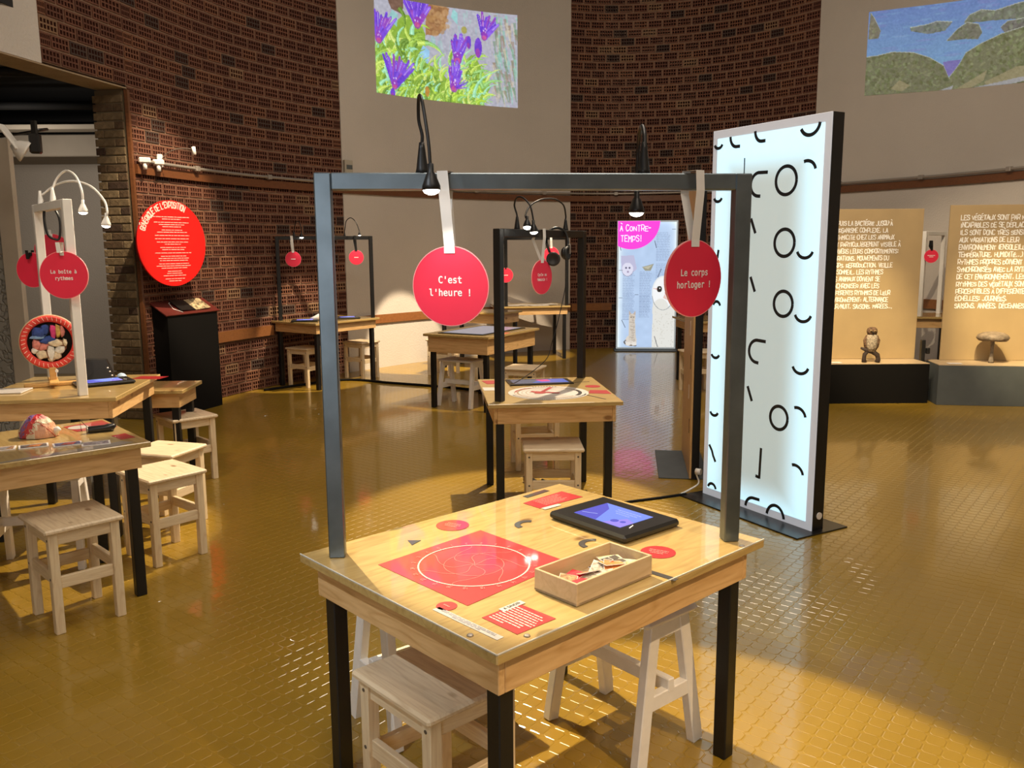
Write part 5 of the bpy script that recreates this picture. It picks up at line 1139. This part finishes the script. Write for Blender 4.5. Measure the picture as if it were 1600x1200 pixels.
for txt, z, x in (('À CONTRE-', FH_ - .135, .03), ('TEMPS!', FH_ - .29, .045)):
    l_ = letters(txt, .088, .040, .0105, 5, .16, .42); l_.xf(Matrix(((1, 0, 0, P0[0] + x), (0, 0, -1, -.034), (0, 1, 0, z), (0, 0, 0, 1)))); obj('title_letters', l_, mat('lit_white_letters', (.8, .8, .8), .5, emi=(1, .85, 1), es=.95), fb)

# ------------------------------------------------------------------ text panels and plinths on the right
def text_block(lines, x, z, lh, h, w, thick, seed):
    mb = MB()
    for i, s in enumerate(lines):
        l = letters(s, h, w, thick, seed + i, .16, .24); l.xf(Matrix.Translation((x, z - i * lh, 0))); mb.join(l)
    return mb
def vert_M(p, yaw): 
    return Matrix.Translation(p) @ Matrix.Rotation(yaw, 4, 'Z') @ Matrix(((1, 0, 0, 0), (0, 0, -1, 0), (0, 1, 0, 0), (0, 0, 0, 1)))
PAN = mat('honey_plywood_panel', (.44, .32, .165), .62, noise=.08, nscale=3)
PLT = mat('pale_plinth_top', (.50, .38, .24), .35)
TXTM = mat('white_cut_letters', (.97, .95, .90), .5)
def text_panel(label, c, yaw, w, z0, z1, lines, x, z, lh, h, wd, seed):
    t = thing('text_panel', label, 'panel', (c[0], c[1], z0), yaw)
    obj('board', MB().box((0, 0, (z1 - z0) / 2), (w, .02, z1 - z0), bev=.002), PAN, t)
    L = text_block(lines, x - 0, z - z0, lh, h, wd, wd * .37, seed); L.xf(Matrix(((1, 0, 0, 0), (0, 0, -1, -.0125), (0, 1, 0, 0), (0, 0, 0, 1)))); obj('lettering', L, TXTM, t)
    return t
LA = ["DEPUIS LA BACTÉRIE JUSQU'À", "L'ORGANISME COMPLEXE, LA", "RYTHMICITÉ CHEZ LES ANIMAUX", "EST PARTICULIÈREMENT VISIBLE À", "TRAVERS LEURS COMPORTEMENTS:", "MIGRATIONS, MOUVEMENTS DU", "CORPS, REPRODUCTION, VEILLE", "ET SOMMEIL. LES RYTHMES", "DES ANIMAUX DOIVENT SE", "SYNCHRONISER AVEC LES", "DIFFÉRENTS RYTHMES DE LEUR", "ENVIRONNEMENT: ALTERNANCE", "JOUR/NUIT, SAISONS, MARÉES..."]
LB_ = ["LES VÉGÉTAUX SONT PAR NATURE", "INCAPABLES DE SE DÉPLACER.", "ILS SONT DONC TRÈS SENSIBLES", "AUX VARIATIONS DE LEUR", "ENVIRONNEMENT (ENSOLEILLEMENT,", "TEMPÉRATURE, HUMIDITÉ...).", "RYTHMES PROPRES DOIVENT", "SYNCHRONISÉS AVEC LA RYTHMICITÉ", "DE CET ENVIRONNEMENT. LES", "RYTHMES DES VÉGÉTAUX SONT", "PERCEPTIBLES À DIFFÉRENTES", "ÉCHELLES: JOURNÉES,", "SAISONS, ANNÉES, DÉCENNIES..."]
text_panel('tan text panel behind the black plinth, lettering that begins with Depuis la bactérie', (3.61, 8.74), 0, 1.08, .403, 1.918, LA, -.375, 1.755, .0695, .044, .0205, 40)
text_panel('tan text panel behind the grey plinth, lettering that begins with Les végétaux', (4.93, 8.56), R(-6), 1.16, .403, 1.945, LB_, -.475, 1.80, .0725, .047, .0225, 70)
def plinth(label, c, yaw, w, d, h, m):
    t = thing('plinth', label, 'plinth', (c[0], c[1], 0), yaw)
    obj('body', MB().box((0, 0, h / 2 - .004), (w, d, h - .008), bev=.002), m, t); obj('top_board', MB().box((0, 0, h - .003), (w, d, .008), bev=.002), PLT, t); return t
plinth('low black plinth under the owl figure', (3.625, 8.575), R(0), 1.03, .40, .40, M['black_box'])
plinth('low dark grey plinth under the mushroom model', (4.83, 8.375), R(-9), 1.25, .40, .40, M['slate'])
for k, (x, y, a) in enumerate(((3.22, 8.44, 0), (4.36, 8.33, -9))):
    tag(obj('caption_card', MB().box((x, y, .4055), (.13, .07, .003), R(a)), M['white_text']), ('small white caption card on the black plinth', 'small white caption card on the grey plinth')[k], 'label card')
ow = thing('owl_figure', 'brown and white owl figure perched on a dark branch, on the black plinth', 'figure', (3.575, 8.47, .4015), R(-10))
OWB = mat('owl_brown_plumage', (.16, .09, .05), .8, noise=.7, nscale=60, bump=.6, bscale=70); OWW = mat('owl_pale_breast', (.48, .40, .30), .8, noise=.6, nscale=80, bump=.5, bscale=80); DKW = mat('dark_branch', (.035, .02, .014), .7, bump=.5, bscale=50)
obj('branch', MB().tube([(-.085, -.01, .145), (-.03, 0, .12), (.03, 0, .105), (.075, .0, .075), (.085, 0, .03), (.075, 0, 0)], [.012, .02, .024, .024, .022, .026], 10).tube([(-.01, 0, .12), (-.045, 0, .08), (-.05, 0, .03), (-.045, 0, 0)], [.016, .02, .02, .026], 10), DKW, ow)
obj('body', MB().lathe([(0, .105), (.030, .11), (.048, .15), (.055, .20), (.052, .25), (.042, .285), (.038, .29)], (.015, 0, 0), 20), OWW, ow)
obj('head', MB().lathe([(.030, .278), (.046, .285), (.051, .31), (.046, .337), (.028, .352), (0, .356)], (.012, 0, 0), 20), OWB, ow)
for sx in (-1, 1):
    obj('wing', MB().tube([(.015 + sx * .045, .01, .27), (.015 + sx * .058, .008, .22), (.015 + sx * .050, .012, .16), (.015 + sx * .028, .02, .095)], [.012, .022, .02, .006], 10), OWB, ow)
    e_ = obj('eye', MB().lathe([(0, -.004), (.013, -.004), (.012, .004), (.0, .006)], M=Matrix.Translation((.012 + sx * .019, -.046, .317)) @ Matrix.Rotation(R(90), 4, 'X'), n=14), mat('owl_eye_ring', (.30, .20, .08), .5), ow); obj('pupil', MB().lathe([(0, .007), (.006, .006), (0, .009)], M=Matrix.Translation((.012 + sx * .019, -.046, .317)) @ Matrix.Rotation(R(90), 4, 'X'), n=10), M['plastic'], e_)
obj('beak', MB().tube([(.012, -.048, .308), (.012, -.060, .298), (.012, -.056, .285)], [.008, .006, .001], 8), M['plastic'], ow)
mu = thing('mushroom_model', 'large pale mushroom model with a flat cap on a thin stem, on the grey plinth', 'model', (4.745, 8.38, .4015))
MC = mat('mushroom_cap', (.26, .20, .14), .6, noise=.4, nscale=18, bump=.5, bscale=50)
obj('cap', MB().lathe([(.0, .235), (.05, .228), (.10, .222), (.138, .232), (.148, .252), (.135, .278), (.09, .300), (.04, .308), (0, .310)], (0, 0, 0), 32), MC, mu)
gl = MB()
for k in range(36):
    a = 2 * math.pi * k / 36; gl.bar((.022 * math.cos(a), .022 * math.sin(a), .226), (.128 * math.cos(a), .128 * math.sin(a), .226), .002, .012)
obj('gills', gl, mat('mushroom_gills', (.35, .27, .18), .7), mu)
obj('stem', MB().lathe([(0, 0), (.026, 0), (.024, .02), (.017, .06), (.015, .15), (.019, .22), (.022, .235)], (0, 0, 0), 18), mat('mushroom_stem', (.22, .18, .14), .7, noise=.4, nscale=40), mu)
# clamps and leads between the plinths
cl = thing('wall_socket_block', 'black socket blocks and cable behind the gap between the plinths', 'socket', (4.18, 8.62, 0))
obj('block', MB().box((4.165, 8.60, .50), (.04, .05, .22), 0, .006), M['plastic'], cl, True); obj('block', MB().box((4.21, 8.58, .50), (.035, .04, .06), 0, .006), M['plastic'], cl, True)
obj('lead', MB().tube(curve([(4.20, 8.60, .40), (4.21, 8.66, .25), (4.17, 8.60, .10), (4.14, 8.58, .012)]), .006, 6), M['plastic'], cl, True)

# ------------------------------------------------------------------ red sign, lectern, cables, left spotlight
rs = thing('credits_sign', 'big glossy red round sign of credits on the left brick wall above the black lectern', 'sign', (-3.115, 7.95, 1.615), R(63))
rd = .388
Mr = Matrix.Rotation(R(90), 4, 'X')
obj('red_board', MB().tube([(0, .012, 0), (0, -.012, 0)], rd, 64), mat('glossy_red_board', (.78, .012, .010), .35), rs)
def arcf(x, y):
    a = R(160) - x / .325; r = .322 + y; return (r * math.cos(a), r * math.sin(a))
tt = letters("GÉNÉRIQUE DE L'EXPOSITION", .054, .0200, .0085, 9, .12, .22, arcf); tt.xf(Matrix.Translation((0, -.0135, 0)) @ Mr); obj('title_letters', tt, mat('pale_red_letters', (.95, .62, .55), .5), rs)
cr = MB(); y = .235; rg = random.Random(8)
for k in range(25):
    if k % 3 == 2 or rg.random() < .12: y -= .010
    w_ = rg.uniform(.16, .42) * (1 if abs(y) < .25 else .75); x = -w_ / 2; th = .0062
    while x < w_ / 2 - .004:
        q = min(rg.uniform(.02, .07), w_ / 2 - x); cr.add([(x, y, 0), (x + q, y, 0), (x + q, y + th, 0), (x, y + th, 0)], [(0, 1, 2, 3)]); x += q + .006
    y -= .0195
cr.xf(Matrix.Translation((0, -.0135, 0)) @ Mr); obj('credit_lines', cr, mat('pale_credit_lines', (.93, .55, .48), .5), rs)
obj('wall_mount', MB().cyl((0, .012, 0), (0, .16, 0), .04, 16), M['plastic'], rs)
le = thing('lectern', 'tall black lectern with a sloping top against the left brick wall', 'lectern', (-3.135, 8.225, 0), math.atan2(.94, .33))
# local x along the wall, +y toward the wall
W_, D_ = .70, .17
bd = MB().add([(-W_ / 2, -D_ / 2, 0), (W_ / 2, -D_ / 2, 0), (W_ / 2, D_ / 2, 0), (-W_ / 2, D_ / 2, 0), (-W_ / 2, -D_ / 2, .955), (W_ / 2, -D_ / 2, .955), (W_ / 2, D_ / 2, 1.06), (-W_ / 2, D_ / 2, 1.06)], [(0, 3, 2, 1), (0, 1, 5, 4), (1, 2, 6, 5), (2, 3, 7, 6), (3, 0, 4, 7), (4, 5, 6, 7)])
obj('body', bd, M['black_box'], le)
sl_ = math.atan2(.105, D_); Mt = Matrix.Translation((0, 0, 1.0145)) @ Matrix.Rotation(sl_, 4, 'X')
obj('sloping_top', MB().box((0, 0, 0), (W_ + .05, D_ + .06, .012), bev=.002, M=Mt), mat('red_brown_top', (.12, .02, .015), .4), le)
bk = thing('open_book', 'open visitor book with a bright picture page lying on the lectern', 'book', (-3.135, 8.225, 1.028), math.atan2(.94, .33))
for k, sx in enumerate((-1, 1)):
    Mk = Matrix.Rotation(sl_, 4, 'X') @ Matrix.Translation((.06 + sx * .105, .0, .006)) @ Matrix.Rotation(sx * -.06, 4, 'Y')
    obj('page_block', MB().box((0, 0, 0), (.205, .17, .010), bev=.002, M=Mk), M['plastic'] if sx < 0 else mat('picture_page', (.55, .42, .24), .5, noise=.9, nscale=30), bk, label='bright picture page' if sx > 0 else 'black page')
obj('ribbon_marker', MB().tube([Mk @ Vector(q) for q in ((-.30, -.10, .012), (-.36, -.03, .012), (-.33, .06, .012), (-.28, .08, .012))], .003, 6), M['white_text'], bk)
tag(obj('floor_cable', MB().tube(curve([(-2.75, 9.35, .012), (-2.03, 10.05, .012), (-1.40, 9.80, .012), (-.79, 9.50, .012), (-.45, 9.30, .012), (.10, 8.95, .012), (.35, 8.9, .012)]), .016, 6), M['black_box']), 'black floor cable running from the brick wall table toward the touch table', 'cable')
tag(obj('floor_cable', MB().tube(curve([(1.10, 5.24, .010), (.93, 5.17, .008), (.75, 5.10, .008), (.55, 5.02, .008), (.42, 5.10, .008), (.20, 5.60, .008)]), .008, 6), M['black_box']), 'black floor cable from the light boxes toward the clock table', 'cable')
tag(obj('power_strip', MB().box((.12, 5.52, .022), (.05, .16, .042), R(20), .006), M['plastic']), 'black power strip on the floor under the clock table', 'power strip')
sl = thing('ceiling_spotlight', 'white round-faced spotlight with a black bracket at the top left opening', 'lamp', (-3.25, 5.9, 2.36))
Mq = Matrix.Translation((-3.29, 5.9, 2.24)) @ Matrix.Rotation(R(-55), 4, 'Y') @ Matrix.Rotation(R(25), 4, 'X')
obj('shade', MB().lathe([(0, .05), (.02, .05), (.045, .02), (.075, -.03), (.078, -.045), (.070, -.045), (.0, -.03)], M=Mq, n=28), M['white_steel'], sl, True)
obj('barn_door', MB().box((-3.335, 5.88, 2.31), (.012, .09, .20), R(10), .003, M=Matrix.Translation((-3.335, 5.88, 2.31)) @ Matrix.Rotation(R(-35), 4, 'Y')), M['white_steel'], sl, True)
obj('bracket', MB().box((-3.195, 5.93, 2.27), (.07, .06, .13), .2, .01).box((-3.195, 5.93, 2.37), (.03, .03, .10)), M['plastic'], sl, True)
obj('stem', MB().tube([(-3.195, 5.95, 2.36), (-3.25, 6.2, 2.40), (-3.80, 6.58, 2.40)], .010, 8), M['plastic'], sl, True)
